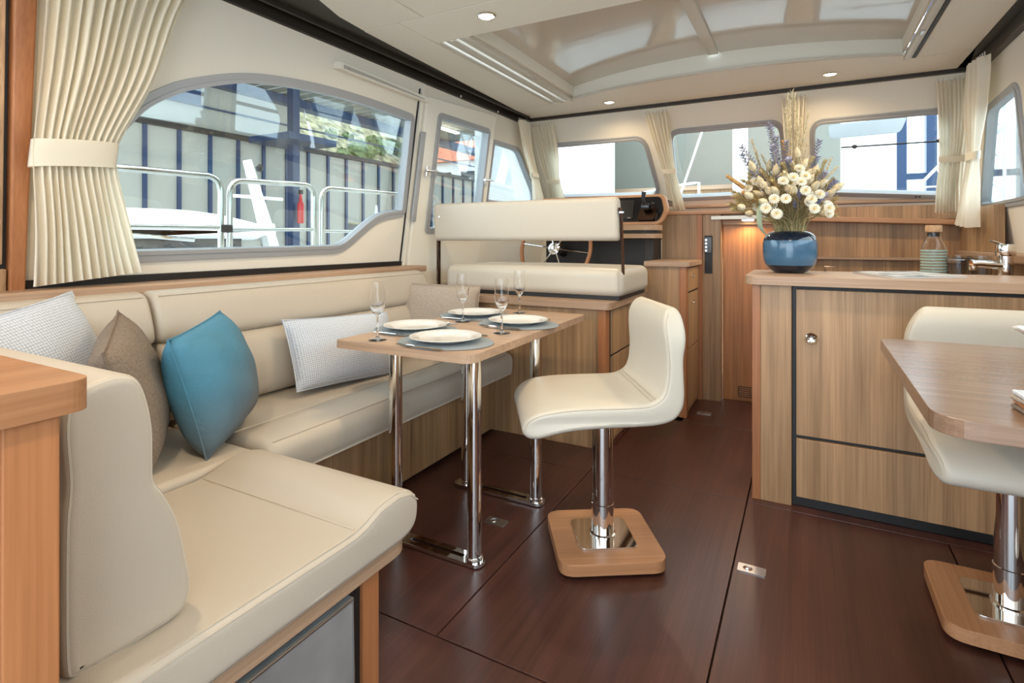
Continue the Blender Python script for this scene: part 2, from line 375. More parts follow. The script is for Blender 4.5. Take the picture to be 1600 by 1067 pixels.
for x0, x1 in zip(xs[:-1], xs[1:]):
    for a, b, z0, z1 in ((-.022, -.004, 2.104, 2.118), (-.002, .014, 2.108, 2.120)): m.add([(x, fy(x)+y, z) for z in (z0, z1) for y in (a, b) for x in (x0, x1)], [(0, 2, 3, 1), (4, 5, 7, 6), (0, 1, 5, 4), (2, 6, 7, 3)])
m.build('seal_strip', 'rail', hl)
for k in range(1, nx, 3): MB().lathe([(.004, 0), (.003, .003), (0, .004)], 8, (xs[k], fy(xs[k])-.013, 2.100)).build('screw', 'steel', hl)
box('side_coaming', 'ceil', hl, -1.475, -1.455, 2.285, 3.72, 2.13, 2.21); box('side_coaming', 'ceil', hl, .47, .485, 2.285, 3.72, 2.13, 2.21)
box('rear_coaming', 'ceil', hl, -1.475, .485, 2.2, 2.22, 2.13, 2.27)
tr = thing('blind_rail', 'ribbed aluminium slide rail along the port side of the roof hatch', 'rail', (-1.56, 2.95, 2.11))
for k in range(5):
    x = -1.664+.041*k; MB().box(x, x+.029, 2.289, 3.70, 2.108+.008*(k % 2), 2.13).build('rib', 'rail', tr, bevel=.003)
box('catch', 'steel', tr, -1.50, -1.478, 3.02, 3.08, 2.098, 2.112, bevel=.004)
tr = thing('blind_rail', 'narrow aluminium slide rail with black seal right of the roof hatch', 'rail', (.51, 2.95, 2.11))
box('rib', 'rail', tr, .486, .508, 2.289, 3.71, 2.10, 2.13); box('rib', 'rail', tr, .51, .523, 2.289, 3.71, 2.108, 2.13); box('seal', 'black', tr, .525, .543, 2.289, 3.71, 2.108, 2.13); box('catch', 'steel', tr, .49, .505, 3.2, 3.25, 2.09, 2.1)
def downlight(x, y, label):
    t = thing('downlight', label, 'ceiling lamp', (x, y, 2.1), 'recessed ceiling downlights')
    MB().lathe([(.040, .012), (.041, .008), (.036, .005), (.034, .010), (.034, .02), (.036, .025)], 28, (x, y, 2.1)).build('bezel', 'chrome', t, True)
    MB().lathe([(.0, .008), (.024, .008), (.0335, .012), (.0335, .02)], 24, (x, y, 2.1)).build('lens', 'lamp', t, True)
    ld = bpy.data.lights.new('downlight_beam', 'SPOT'); ld.energy = LAMP_W; ld.color = (1.0, .76, .49); ld.spot_size = R(164); ld.spot_blend = .6; ld.shadow_soft_size = .03
    lo = bpy.data.objects.new('downlight_beam', ld); COL.objects.link(lo); lo.parent = t; lo.location = (0, 0, -.002)
for (x, y), lb in zip(LAMPS+MORE, ['lit round ceiling downlight nearest the port side, behind the roof hatch', 'lit round ceiling downlight above the helm seat, front left', 'lit round ceiling downlight above the galley windscreen, front right',
                                   'lit round ceiling downlight starboard, behind the roof hatch', 'lit round ceiling downlight over the aft sofa corner', 'lit round ceiling downlight over the aft starboard side']): downlight(x, y, lb)
# dark track strips between ceiling and walls
tp = thing('ceiling_track', 'dark brown ceiling track running along the port wall', 'track', (-2.0, 2.5, 2.07))
MB().holed([(-2.10, -.6), (-1.79, -.6), (-1.79, 1.6), (-1.86, 1.8), (-1.885, 2.0), (-1.985, 3.75), (-1.95, 4.0), (-2.10, 4.08)], [], lambda a, b, d: (a, b, d), 2.120, 2.134).build('channel', 'track', tp)
m = MB()
for a, z0, z1, x0, x1 in ((0, 2.06, 2.125, -2.085, -2.045), ): m.box(x0, x1, -.6, 4.06, z0, z1)
m.build('lower_lip', 'track', tp, bevel=.006)
MB().box(-2.0, -1.985, -.6, 4.0, 2.095, 2.125).build('slide_bar', 'track', tp, bevel=.004)
for y in (3.05, 3.55): MB().lathe([(.008, -.012), (.008, 0)], 10, (-2.03, y, 2.07)).build('pin', 'chrome', tp)
tf = thing('curtain_track', 'thin dark curtain track above the windscreen', 'track', (-.6, 4.08, 2.09)); box('bar', 'track', tf, -2.05, .88, 4.065, 4.10, 2.09, 2.116)
ts = thing('ceiling_track', 'dark brown ceiling track along the starboard wall', 'track', (.84, 2, 2.08))
box('channel', 'track', ts, .79, .89, -.6, 4.08, 2.112, 2.134); box('lower_lip', 'track', ts, .845, .885, -.6, 4.06, 2.05, 2.12, bevel=.006)

# ---------------------------------------------------------------- port wall, windows, door
PWIN = catmull([(1.02, 1.46), (1.10, 1.575), (1.176, 1.640), (1.28, 1.70), (1.49, 1.777), (1.714, 1.815), (1.981, 1.836), (2.255, 1.840), (2.52, 1.833)], 5)
PWIN = [(p[0], p[1]) for p in [(q.x, q.y) for q in [Vector((a[0], a[1])) for a in PWIN]]]
PWIN += rpoly([(2.52, 1.833), (2.60, 1.83), (2.612, 1.272), (2.4, 1.245)], [0, .02, .02, 0], 4)[1:-1]
PWIN += [(p.x, p.y) for p in catmull([(2.47, 1.250), (2.40, 1.228), (2.325, 1.185), (2.25, 1.132), (2.187, 1.088), (2.13, 1.062), (2.05, 1.057)], 4)]
PWIN += rpoly([(2.0, 1.056), (.96, 1.046), (.965, 1.3)], [0, .04, 0], 4)[1:-1]+[(.975, 1.36)]
DOORX = (2.665, 3.53)
PFWD = rpoly([(3.58, 1.40), (4.44, 1.40), (4.40, 1.52), (3.99, 1.845), (3.58, 1.845)], [.03, .05, .05, .06, .03])
MB().holed([(.3, .90), (2.70, .90), (2.70, 2.125), (.3, 2.125)], [PWIN], PW, -.03, 0).build('wall_port', 'vinyl')
struct(bpy.data.objects['wall_port'], 'beige port cabin wall around the large arched window', 'wall')
def frame(name, hole, fn, w_, d0, d1, parent, mat='alu'):
    return MB().holed(offset(hole, w_), [hole], fn, d0, d1).build(name, mat, parent, bevel=.003)
def window(name, hole, fn, label, fw=.03, step=True):
    W_ = sempty(name, fn(sum(p[0] for p in hole)/len(hole), min(p[1] for p in hole)), label, 'window')
    frame('window_frame', hole, fn, fw, -.005, .010, W_)
    if step: frame('inner_frame', offset(hole, -.012), fn, .016, -.035, .014, W_)
    MB().holed(hole, [], fn, -.022, -.018).build('pane', 'pane', W_)
    return W_
window('window_1', PWIN, PW, 'large arched side window with grey frame above the sofa')
st = struct(MB().holed([(.3, .94), (2.66, .94), (2.66, .970), (.3, .970)], [], PW, .0, .012).build('trim_1', 'black'), 'black rubber seal strip under the port window', 'trim')
struct(MB().holed([(2.655, .92), (2.68, .92), (2.68, 2.04), (2.655, 2.04)], [], PW, 0, .02).build('trim_2', 'gel'), 'white door jamb strip at the forward end of the arched window', 'trim')
struct(MB().holed([(2.643, .92), (2.652, .92), (2.652, 2.02), (2.643, 2.02)], [], PW, 0, .006).build('trim_3', 'black'), 'black seal beside the white door jamb', 'trim')
struct(MB().holed([(2.68, .1), (4.78, .1), (4.78, 1.25), (4.64, 1.45), (4.08, 2.125), (2.68, 2.125)], [PFWD, [(2.72, .3), (3.5, .3), (3.5, 1.96), (2.72, 1.96)]], PW, -.04, -.004).build('wall_forward_port', 'vinyl'), 'beige port wall forward of the side door', 'wall')
window('window_2', PFWD, PW, 'small slanted port window forward of the side door', .022)
door = sempty('door_1', PW(3.1, .2), 'white glossy sliding side door with window beside the helm seat', 'door')
DWIN = rpoly([(2.84, 1.17), (3.45, 1.20), (3.435, 1.90), (2.835, 1.895)], .02)
MB().holed([(2.69, .25), (3.54, .25), (3.525, 2.03), (2.69, 1.985)], [DWIN], PW, -.005, .035).build('leaf', 'gel', door, bevel=.004)
frame('window_frame', DWIN, PW, .022, .03, .045, door); frame('inner_frame', offset(DWIN, -.010), PW, .012, -.01, .048, door)
MB().holed(DWIN, [], PW, .012, .016).build('pane', 'pane', door)
MB().holed([(2.66, 1.22), (2.70, 1.22), (2.70, 1.77), (2.66, 1.77)], [], PW, .036, .05).build('lock_plate', 'alu', door, bevel=.003)
for y, z in ((2.76, 1.54), (3.46, 1.55)):
    h = MB().tube([PW(y-.055, z, .075), PW(y+.065, z+.006, .075)], .009, 10).build('handle', 'chrome', door, True)
    MB().tube([PW(y, z, .03), PW(y, z, .075)], .008, 10).tube([PW(y, z-.03, .04), PW(y, z+.03, .04)], .009, 8).build('handle_base', 'chrome', h, True)
MB().holed([(2.74, .8), (3.5, .8), (3.5, .82), (2.74, .82)], [], PW, .03, .037).build('lower_bead', 'gel', door)
tb = thing('door_stay', 'pale folding door stay box on the port wall above the window', 'door stay', PW(2.3, 1.96))
MB().holed([(1.965, 1.955), (2.70, 1.945), (2.70, 1.975), (1.965, 1.99)], [], PW, 0, .05).build('housing', 'gel', tb, bevel=.003)
MB().holed([(1.99, 1.962), (2.64, 1.955), (2.64, 1.962), (1.99, 1.98)], [], PW, .049, .053).build('groove', 'steel', tb)
MB().lathe([(.005, 0), (.004, .004)], 8, PW(2.02, 1.968, .054)).build('screw', 'chrome', tb)
# ledge behind the sofa
lg = tag(MB().box(-2.24, -2.075, .3, 2.74, .905, .942).build('window_ledge', 'edge_y', bevel=.008), 'long wooden ledge between sofa back and arched window', 'ledge')
# ---------------------------------------------------------------- windscreen wall
FA = rpoly([(-1.99, 1.49), (-1.075, 1.475), (-1.115, 1.905), (-1.93, 1.905)], [.06, .08, .08, .06])
FB = rpoly([(-.935, 1.445), (-.12, 1.455), (-.15, 1.925), (-.905, 1.925)], .07)
FC = rpoly([(.07, 1.455), (.87, 1.40), (.79, 1.905), (.05, 1.905)], .07)
wf = struct(MB().holed([(-2.17, 1.36), (1.0, 1.32), (.88, 2.115), (-2.06, 2.115)], [FA, FB, FC], FW, -.04, 0).build('wall_front', 'vinyl'), 'beige raked windscreen wall', 'wall')
window('window_3', FA, FW, 'port windscreen pane in front of the helm', .02)
window('window_4', FB, FW, 'middle windscreen pane behind the dried flowers', .02)
window('window_5', FC, FW, 'starboard windscreen pane above the galley', .02)
rail5 = thing('blind_bar', 'thin black telescopic bar across the starboard windscreen', 'bar', FW(.5, 1.77, .05))
MB().tube([FW(.22, 1.755, .03), FW(.80, 1.752, .03)], .005, 8).build('rod', 'black', rail5, True)
for x in (.30, .76): MB().lathe([(0, -.016), (.014, -.008), (.016, 0), (.014, .008), (0, .016)], 12, FW(x, 1.755, .03)).build('end_knob', 'black', rail5, True)
cl = thing('window_clip', 'small black clip on the lower windscreen frame', 'clip', FW(.70, 1.40, .01))
for x in (.685, .705): MB().lathe([(.007, 0), (.008, .015), (.004, .02)], 8, FW(x, 1.405, .015)).build('prong', 'black', cl)
mir = thing('rear_mirror', 'grey tinted mirror outside the starboard windscreen', 'mirror', (.42, 4.85, 1.95))
MB().holed(rpoly([(.17, 1.88), (.62, 1.89), (.66, 2.0), (.16, 1.985)], .03), [], lambda a, b, d: (a, 4.85+d, b), 0, .03).build('shell', 'alu', mir, bevel=.005)
MB().tube([(.42, 4.87, 1.98), (.42, 4.87, 2.12)], .01).build('stem', 'black', mir)
# ---------------------------------------------------------------- starboard wall
SWIN = rpoly([(3.60, 1.31), (4.40, 1.31), (3.93, 1.825), (3.47, 1.845)], .05)
SAFT = rpoly([(-.3, 1.12), (3.3, 1.30), (3.2, 1.85), (-.3, 1.85)], .05)
struct(MB().holed([(-.7, 1.03), (4.62, 1.03), (4.6, 1.36), (4.08, 2.125), (-.7, 2.125)], [SWIN, SAFT], SW, -.03, 0).build('wall_starboard', 'vinyl'), 'beige starboard cabin wall', 'wall')
window('window_6', SWIN, SW, 'small starboard window beside the corner curtain', .028)
window('window_7', SAFT, SW, 'long starboard window beside the near table', .028)
struct(MB().box(1.0, 1.06, -.7, 4.75, 0, 1.01).build('wall_starboard_lower', 'wz'), 'wooden lining below the starboard wall', 'wall')
tag(MB().box(.90, 1.06, 2.2, 4.7, .985, 1.03).build('side_ledge', 'edge_y', bevel=.008), 'wooden ledge under the starboard window behind the tap', 'ledge')
struct(MB().holed([(-2.2, 0), (1.05, 0), (.9, 2.12), (-2.05, 2.12)], [[(-1.0, .02), (.9, .02), (.8, 1.98), (-1.0, 1.98)], [(-2.05, .95), (-1.08, .95), (-1.08, 1.92), (-1.95, 1.92)]], lambda a, b, d: (a, -.7-d, b), 0, .04).build('wall_aft', 'vinyl'), 'aft cabin bulkhead with open doorway behind the viewer', 'wall')
# ---------------------------------------------------------------- forward joinery
fj = thing('forward_panelling', 'light wood panelling below the windscreen behind the galley', 'panelling', (0, 4.75, 0))
box('upper_panel', 'wz', fj, -2.4, 1.0, 4.735, 4.77, 1.10, 1.375)
box('sill', 'edge_x', fj, -2.1, 1.0, 4.695, 4.76, 1.372, 1.392, bevel=.005); box('seal', 'black', fj, -1.0, 1.0, 4.715, 4.75, 1.362, 1.372)
MB().holed([(-.115, 1.245), (.92, 1.20), (.92, 1.235), (-.115, 1.285)], [], lambda a, b, d: (a, d, b), 4.60, 4.76).build('cherry_rail', 'cherry_x', fj, bevel=.006)
box('port_lining', 'gel', fj, -2.4, -1.0, 4.735, 4.77, 0, 1.10); box('lower_panel', 'wz', fj, -.115, 1.0, 4.70, 4.735, .975, 1.25); box('worktop_edge', 'edge_x', fj, -.115, 1.0, 4.62, 4.70, .958, .972); box('base_panel', 'wz', fj, -.115, 1.0, 4.66, 4.70, 0, .957)
box('corner_panel', 'wz', fj, .93, .98, 3.95, 4.70, 1.03, 1.30)
# companionway
cw = thing('companionway', 'wooden companionway housing with tall side block and amber door', 'companionway', (-.5, 4.1, 0))
box('side_block', 'wz', cw, -.895, -.655, 3.92, 4.60, 0, 1.275); box('corner_post', 'cherry', cw, -.655, -.62, 3.915, 3.95, .0, 1.275, label='orange cherry corner post')
box('jamb_panel', 'wz', cw, -.62, -.50, 3.93, 4.0, 0, 1.275); box('top_slab', 'cherry_x', cw, -.93, -.118, 3.905, 4.73, 1.275, 1.30, bevel=.006)
box('door', 'door_wood', cw, -.50, -.12, 4.02, 4.05, 0, 1.21); box('header', 'wx', cw, -.50, -.12, 3.98, 4.05, 1.205, 1.235)
box('hatch_edge', 'gel', cw, -.56, -.2, 3.90, 4.02, 1.238, 1.262, label='white edge of the sliding hatch'); box('far_jamb', 'wz', cw, -.155, -.12, 3.93, 4.65, 0, 1.275)
box('switch_recess', 'black', cw, -.605, -.555, 3.926, 3.934, .87, 1.13, label='dark recessed niche'); sp = box('switch_panel', 'hall_dark', cw, -.603, -.557, 3.905, 3.93, 1.01, 1.12, label='dark blue switch panel')
for k in range(4): box('switch', 'steel', sp, -.60, -.585, 3.900, 3.906, 1.02+.024*k, 1.036+.024*k, bevel=.001)
sl = thing('step_light', 'small warm lamp under the hatch edge lighting the companionway door', 'lamp', (-.33, 3.93, 1.228)); box('housing', 'chrome', sl, -.37, -.29, 3.91, 3.95, 1.228, 1.238); box('lens', 'lamp', sl, -.36, -.30, 3.915, 3.945, 1.2265, 1.2282)
ld = bpy.data.lights.new('step_light_beam', 'SPOT'); ld.energy = 3; ld.color = (1.0, .72, .42); ld.spot_size = R(160); ld.spot_blend = .6; ld.shadow_soft_size = .02; lo = bpy.data.objects.new('step_light_beam', ld); COL.objects.link(lo); lo.parent = sl; lo.location = (0, 0, -.004)
vt = box('vent_grille', 'track', cw, -.40, -.14, 4.008, 4.022, .03, .10)
for k in range(5): box('slat', 'door_wood', vt, -.395, -.145, 4.002, 4.010, .036+.013*k, .043+.013*k, bevel=.001)

# ---------------------------------------------------------------- helm
def knob(parent, p, n):
    p = Vector(p); n = Vector(n); a = Vector((0, 0, 1)); u = a.cross(n).normalized(); m = MB(); v = []; prof = [(.016, 0), (.016, .004), (.012, .006), (.011, .004), (0, .003)]
    for r, h in prof:
        for k in range(16):
            t = 2*math.pi*k/16; v.append(p+n*h+(u*math.cos(t)+a*math.sin(t))*max(r, 1e-4))
    f = [(i*16+k, i*16+(k+1) % 16, (i+1)*16+(k+1) % 16, (i+1)*16+k) for i in range(len(prof)-1) for k in range(16)]
    m.add(v, f); o = m.build('knob', 'chrome', parent, True); return o
hb = thing('helm_cabinet', 'wooden cabinet with two drawers carrying the helm seat', 'cabinet', (-1.5, 3.2, 0))
box('body', 'wz', hb, -2.08, -.925, 2.73, 3.66, 0, .737); box('corner_post', 'cherry', hb, -.955, -.912, 2.725, 2.79, 0, .737, label='orange cherry corner post')
MB().holed(rpoly([(-2.09, 2.70), (-.88, 2.70), (-.88, 3.68), (-2.09, 3.68)], [0, .04, .02, 0]), [], lambda a, b, d: (a, b, d), .737, .776).build('top', 'edge_x', hb, bevel=.004)
box('shadow_gap', 'black', hb, -.926, -.914, 2.80, 3.64, .06, .735)
for z0, z1, zk in ((.487, .722, .675), (.18, .475, .425)):
    d = box('drawer', 'wz', hb, -.925, -.907, 2.812, 3.62, z0, z1); knob(d, (-.907, 3.2, zk), (1, 0, 0))
box('plinth', 'wz', hb, -.925, -.909, 2.812, 3.62, .03, .168)
hs = thing('helm_bench', 'wide cream leather helm bench with reversible backrest', 'seat', (-1.4, 3.1, .776))
MB().rbox(-1.985, -.845, 2.80, 3.36, .792, .945, .045, .012).build('seat_cushion', 'leather_white', hs, True)
MB().box(-1.96, -.87, 2.82, 3.34, .776, .80).build('seat_base', 'black', hs)
def bk(a, b, wv): return (wv, 2.80+a, b)
MB().soft_extrude(rpoly([(-.02, 1.095), (.06, 1.095), (.035, 1.328), (-.03, 1.328)], [.03, .03, .04, .03], 5), -2.055, -.862, .022, bk).build('backrest', 'leather_white', hs, True, angle=60)
for x in (-.868, -2.035):
    a = MB(); a.add([], [])
    a.holed(catmull_pts if False else [(2.80, 1.25), (2.825, 1.255), (2.865, .90), (2.89, .853), (3.00, .85), (3.00, .872), (2.91, .875), (2.885, .91), (2.846, 1.25), (2.83, 1.27), (2.805, 1.27)], [], lambda p, q, d, x=x: (x+d, p-.03, q), .008, .02) if x > -1 else a.box(x-.012, x, 2.80, 2.83, .80, 1.2)
    arm = a.build('arm', 'dark_steel', hs, bevel=.002, label='dark polished steel arm')
    MB().lathe([(.014, -.004), (.014, .004), (0, .006)], 14, (x+.022, 2.785, 1.245)).build('pivot_bolt', 'chrome', arm, True)
MB().tube([(-1.955, 2.806, .915), (-.875, 2.806, .915)], .0022, 6).build('seam', 'thread', hs); MB().tube([(-.87, 2.803, .82), (-.87, 2.803, .93)], .0022, 6).build('seam', 'thread', hs)
cn = thing('helm_console', 'dark helm console under the windscreen with framed instrument dash', 'helm console', (-1.3, 3.85, 0))
box('pedestal', 'black', cn, -1.70, -.90, 3.70, 3.92, 0, 1.12); box('side_panel', 'track', cn, -.96, -.90, 3.69, 3.70, .78, 1.11)
MB().holed(rpoly([(-1.75, 1.205), (-.845, 1.205), (-.80, 1.30), (-.835, 1.412), (-1.75, 1.412)], [.02, .04, .03, .04, .02]), [], lambda a, b, d: (a, 3.66+d+.35*(b-1.2), b), 0, .05).build('dash_frame', 'cherry_x', cn, bevel=.008)
MB().holed(rpoly([(-1.73, 1.225), (-.86, 1.225), (-.83, 1.30), (-.855, 1.395), (-1.73, 1.395)], [.02, .03, .02, .03, .02]), [], lambda a, b, d: (a, 3.655+d+.35*(b-1.2), b), 0, .01).build('dash_face', 'gloss_black', cn)
scn = MB().holed([(-1.22, 1.245), (-1.035, 1.245), (-1.035, 1.375), (-1.22, 1.375)], [], lambda a, b, d: (a, 3.648+d+.35*(b-1.2), b), 0, .008).build('screen', 'hall_dark', cn, bevel=.002)
MB().holed([(-1.07, 1.25), (-1.05, 1.25), (-1.05, 1.254), (-1.07, 1.254)], [], lambda a, b, d: (a, 3.647+d+.35*(b-1.2), b), 0, .001).build('legend', 'rail', scn)
th_ = MB().holed(rpoly([(-1.00, 1.235), (-.89, 1.235), (-.87, 1.30), (-.90, 1.33), (-.98, 1.33)], .015), [], lambda a, b, d: (a, 3.63+d+.35*(b-1.2), b), 0, .03).build('throttle_plate', 'dark_steel', cn, bevel=.006)
MB().rbox(-.965, -.905, 3.60, 3.66, 1.30, 1.345, .015).build('throttle_head', 'gloss_black', th_, True); MB().tube([(-.94, 3.62, 1.33), (-.945, 3.60, 1.38), (-.94, 3.60, 1.42)], [.010, .012, .016], 8).build('lever', 'black', th_, True); MB().tube([(-.895, 3.62, 1.31), (-.88, 3.60, 1.345)], [.007, .012], 8).build('lever', 'black', th_, True)
MB().holed(rpoly([(-1.75, 3.56), (-.90, 3.56), (-.85, 3.62), (-.85, 3.74), (-1.75, 3.74)], [0, .05, .05, 0, 0]), [], lambda a, b, d: (a, b, d), 1.165, 1.20).build('shelf', 'edge_x', cn, bevel=.004)
MB().holed(rpoly([(-1.75, 3.57), (-.91, 3.57), (-.86, 3.63), (-.86, 3.74), (-1.75, 3.74)], [0, .05, .05, 0, 0]), [], lambda a, b, d: (a, b, d), 1.142, 1.165).build('shelf_gap', 'black', cn)
MB().holed(rpoly([(-1.75, 3.56), (-.90, 3.56), (-.85, 3.62), (-.85, 3.74), (-1.75, 3.74)], [0, .05, .05, 0, 0]), [], lambda a, b, d: (a, b, d), 1.112, 1.142).build('shelf', 'edge_x', cn, bevel=.004)
box('hood', 'gloss_black', cn, -1.75, -.9, 3.76, 4.3, 1.36, 1.40)
sw = thing('steering_wheel', 'wooden rimmed steering wheel with steel spokes behind the helm seat', 'steering wheel', (-1.56, 3.55, 1.04))
def wp(r, a, d=0): return (-1.56+r*math.cos(a), 3.55+d+.25*r*math.sin(a), 1.04+r*math.sin(a))
MB().tube([wp(.265, R(10)*k) for k in range(36)], .014, 10, True).build('rim', 'cherry', sw, True)
MB().lathe([(0, 0), (.03, .004), (.042, .012), (.045, .02), (.045, .05)], 20).build('hub', 'chrome', sw, True, label='round chrome hub')
hubm = sw.children[-1].data; hubm.transform(Matrix.Rotation(R(90), 4, 'X') @ Matrix.Translation((1.56, -3.55, -1.04))) if False else None
for o in list(sw.children):
    if o.name.startswith('hub'): bpy.data.objects.remove(o)
m = MB(); v = []
for r, h in [(.001, -.03), (.02, -.028), (.028, -.022), (.03, -.03), (.042, -.026), (.045, -.01), (.045, .04)]:
    for k in range(20): v.append(wp(r, R(18)*k, h))
m.add(v, [(i*20+k, i*20+(k+1) % 20, (i+1)*20+(k+1) % 20, (i+1)*20+k) for i in range(6) for k in range(20)]); m.build('hub', 'chrome', sw, True)
for k in range(6): MB().tube([wp(.04, R(60*k+53), -.005), wp(.262, R(60*k+53))], .006, 8).build('spoke', 'chrome', sw, True)
MB().tube([(-1.56, 3.58, 1.04), (-1.56, 3.72, 1.0)], .03, 12).build('shaft', 'black', sw, True)
# drawer cabinet between helm seat and companionway
c2 = thing('drawer_cabinet', 'narrow wooden drawer cabinet between helm and companionway', 'cabinet', (-.77, 3.69, 0))
box('body', 'wz', c2, -.90, -.655, 3.47, 3.90, 0, .935); box('corner_post', 'cherry', c2, -.685, -.642, 3.465, 3.52, 0, .935, label='orange cherry corner post')
MB().holed(rpoly([(-.90, 3.445), (-.62, 3.445), (-.62, 3.90), (-.90, 3.90)], [0, .02, 0, 0]), [], lambda a, b, d: (a, b, d), .935, .965).build('top', 'edge_x', c2, bevel=.003)
box('shadow_gap', 'black', c2, -.656, -.648, 3.525, 3.89, .05, .933)
for z0, z1, zk in ((.775, .922, .87), (.42, .762, .70), (.04, .41, None)):
    d = box('drawer', 'wz', c2, -.655, -.640, 3.53, 3.885, z0, z1)
    if zk: knob(d, (-.640, 3.68, zk), (1, 0, 0))
pl = tag(MB().rbox(-2.0, -1.9, 3.95, 4.05, 1.30, 1.30+.001, .0004).build('potted_plant_saucer', 'black'), 'small dark saucer', 'saucer'); bpy.data.objects.remove(pl)

# ---------------------------------------------------------------- galley counter
gc = thing('galley_counter', 'wooden galley counter with framed door and drawer facing the saloon', 'counter', (.4, 2.77, 0))
box('carcass', 'wz', gc, -.19, 1.0, 2.556, 3.0, 0, .912); box('end_post', 'cherry', gc, -.197, -.165, 2.528, 2.57, 0, .912, label='orange cherry end post')
box('end_panel', 'wz', gc, -.165, -.047, 2.53, 2.557, 0, .912); box('black_frame', 'black', gc, -.046, 1.0, 2.548, 2.557, 0, .912)
MB().holed(rpoly([(-.225, 2.495), (1.0, 2.495), (1.0, 3.02), (-.225, 3.02)], [.05, 0, 0, .05]), [], lambda a, b, d: (a, b, d), .912, .95).build('worktop', 'edge_x', gc, bevel=.005)
for x0, x1 in ((-.03, .985),):
    d = box('door', 'wz', gc, x0, x1, 2.53, 2.55, .297, .897)
    if x0 < 0:
        kn = MB(); v = []
        for r, h in [(.0225, 0), (.0225, .012), (.017, .018), (.010, .014), (.001, .014)]:
            for k in range(20): a = R(18)*k; v.append((.024+r*math.cos(a), 2.53-h, .70+r*math.sin(a)))
        kn.add(v, [(i*20+k, i*20+(k+1) % 20, (i+1)*20+(k+1) % 20, (i+1)*20+k) for i in range(4) for k in range(20)]); kn.build('knob', 'chrome', d, True)
    box('drawer', 'wz', gc, x0, x1, 2.53, 2.55, .043, .283)
box('end_vent', 'black', gc, -.202, -.196, 2.58, 2.68, .12, .23, bevel=.002)

# ---------------------------------------------------------------- sofa
so = thing('corner_sofa', 'L-shaped cream leather corner sofa on a wooden base', 'sofa', (-1.6, 1.3, 0))
box('base_panel', 'wz', so, -2.06, -1.578, .40, 2.725, .02, .33); box('plinth', 'black', so, -2.06, -1.60, .40, 2.72, 0, .02)
box('seat_rail', 'edge_y', so, -2.1, -1.50, 1.05, 2.66, .33, .362, bevel=.005)
def bp(a, b, wv): return (a, wv, b)
benchp = [(p.x, p.y) for p in catmull([(-1.425, .37), (-1.418, .41), (-1.422, .45), (-1.445, .474), (-1.50, .485), (-1.58, .484), (-1.63, .474), (-1.68, .470), (-1.85, .468), (-2.0, .462), (-2.02, .40), (-2.0, .362), (-1.7, .36), (-1.45, .36)], 4, True)]
MB().soft_extrude(benchp, 1.105, 2.665, .028, bp).build('bench_cushion', 'leather', so, True, angle=70)
MB().tube([(-1.445, 1.13, .4755), (-1.445, 2.64, .4755)], .0022, 6).build('seam', 'thread', so); MB().tube([(-1.635, 1.13, .4745), (-1.635, 2.64, .4745)], .0025, 6).build('seam', 'thread', so)
lowp = [(p.x, p.y) for p in catmull([(-1.95, .47), (-1.905, .50), (-1.90, .58), (-1.925, .68), (-1.965, .735), (-2.01, .74), (-2.07, .72), (-2.07, .6), (-2.05, .47)], 4, True)]
upp = [(p.x, p.y) for p in catmull([(-1.985, .735), (-1.955, .76), (-1.97, .83), (-2.0, .895), (-2.035, .917), (-2.085, .915), (-2.11, .88), (-2.10, .78), (-2.06, .735)], 4, True)]
for y0, y1 in ((.5, 1.068), (1.078, 2.62)):
    MB().soft_extrude(lowp, y0, y1, .022, bp).build('lower_back_cushion', 'leather', so, True, angle=70)
    MB().soft_extrude(upp, y0, y1, .022, bp).build('upper_back_cushion', 'leather', so, True, angle=70)
    MB().tube([(-2.004, y0+.02, .9025), (-2.004, y1-.02, .9025)], .002, 6).build('seam', 'thread', so)
    MB().box(-2.12, -2.07, y0, y1, .35, .905).build('back_board', 'wy', so)
# aft return
MB().rbox(-1.98, -1.47, .45, 1.095, .362, .462, .02, .004).build('corner_cushion', 'leather', so, True)
retp = [(p.x, p.y) for p in catmull([(.39, .352), (.6, .352), (.85, .352), (1.0, .352), (1.06, .353), (1.095, .362), (1.115, .382), (1.122, .41), (1.118, .44), (1.092, .466), (1.04, .478), (.98, .473), (.935, .456), (.90, .449), (.86, .448), (.75, .449), (.6, .450), (.5, .450), (.39, .448)], 5, True)]
MB().soft_extrude(retp, -1.465, -.872, .020, lambda a, b, wv: (wv, a, b)).build('return_cushion', 'leather', so, True, angle=70)
MB().tube([(-1.44, .907, .4505), (-.89, .907, .4505)], .0028, 6).build('seam', 'thread', so)
for xx, dz in ((-.883, 0), (-.8735, -.0085)): MB().tube([(xx, y, z+dz) for y, z in ((.40, .4475), (.6, .4490), (.86, .4470), (.90, .4482), (.935, .4552), (.98, .4722), (1.04, .4772), (1.088, .4660), (1.114, .444))], .0017, 6).build('seam', 'thread', so)
MB().tube([(-.878, y, z) for y, z in ((.40, .368), (1.07, .366))], .002, 6).build('seam', 'thread', so)
for o_, z0, z1 in ((.012, .318, .352),):
    MB().holed(rpoly([(-1.5, .39), (-.885, .39), (-.885, 1.10), (-1.5, 1.10)], [0, 0, .06, 0]), [], lambda a, b, d: (a, b, d), z0, z1).build('seat_rail', 'edge_y', so, bevel=.005)
box('corner_leg', 'cherry', so, -.965, -.905, .952, 1.005, 0, .318, label='upright wooden corner post'); box('return_back_panel', 'wz', so, -1.58, -.965, .97, 1.0, 0, .318)
box('fridge_frame', 'black', so, -1.4, -.915, .39, .952, .03, .318); 
fd = thing('fridge', 'grey steel fridge door under the aft sofa seat', 'fridge', (-.91, .6, .03)); box('door', 'fridge', fd, -.914, -.893, .40, .912, .05, .296, bevel=.004)
MB().tube([(-.8925, .405, .2945), (-.8925, .905, .2945), (-.8925, .9095, .06)], .0035, 6).build('door_edge', 'steel', fd)
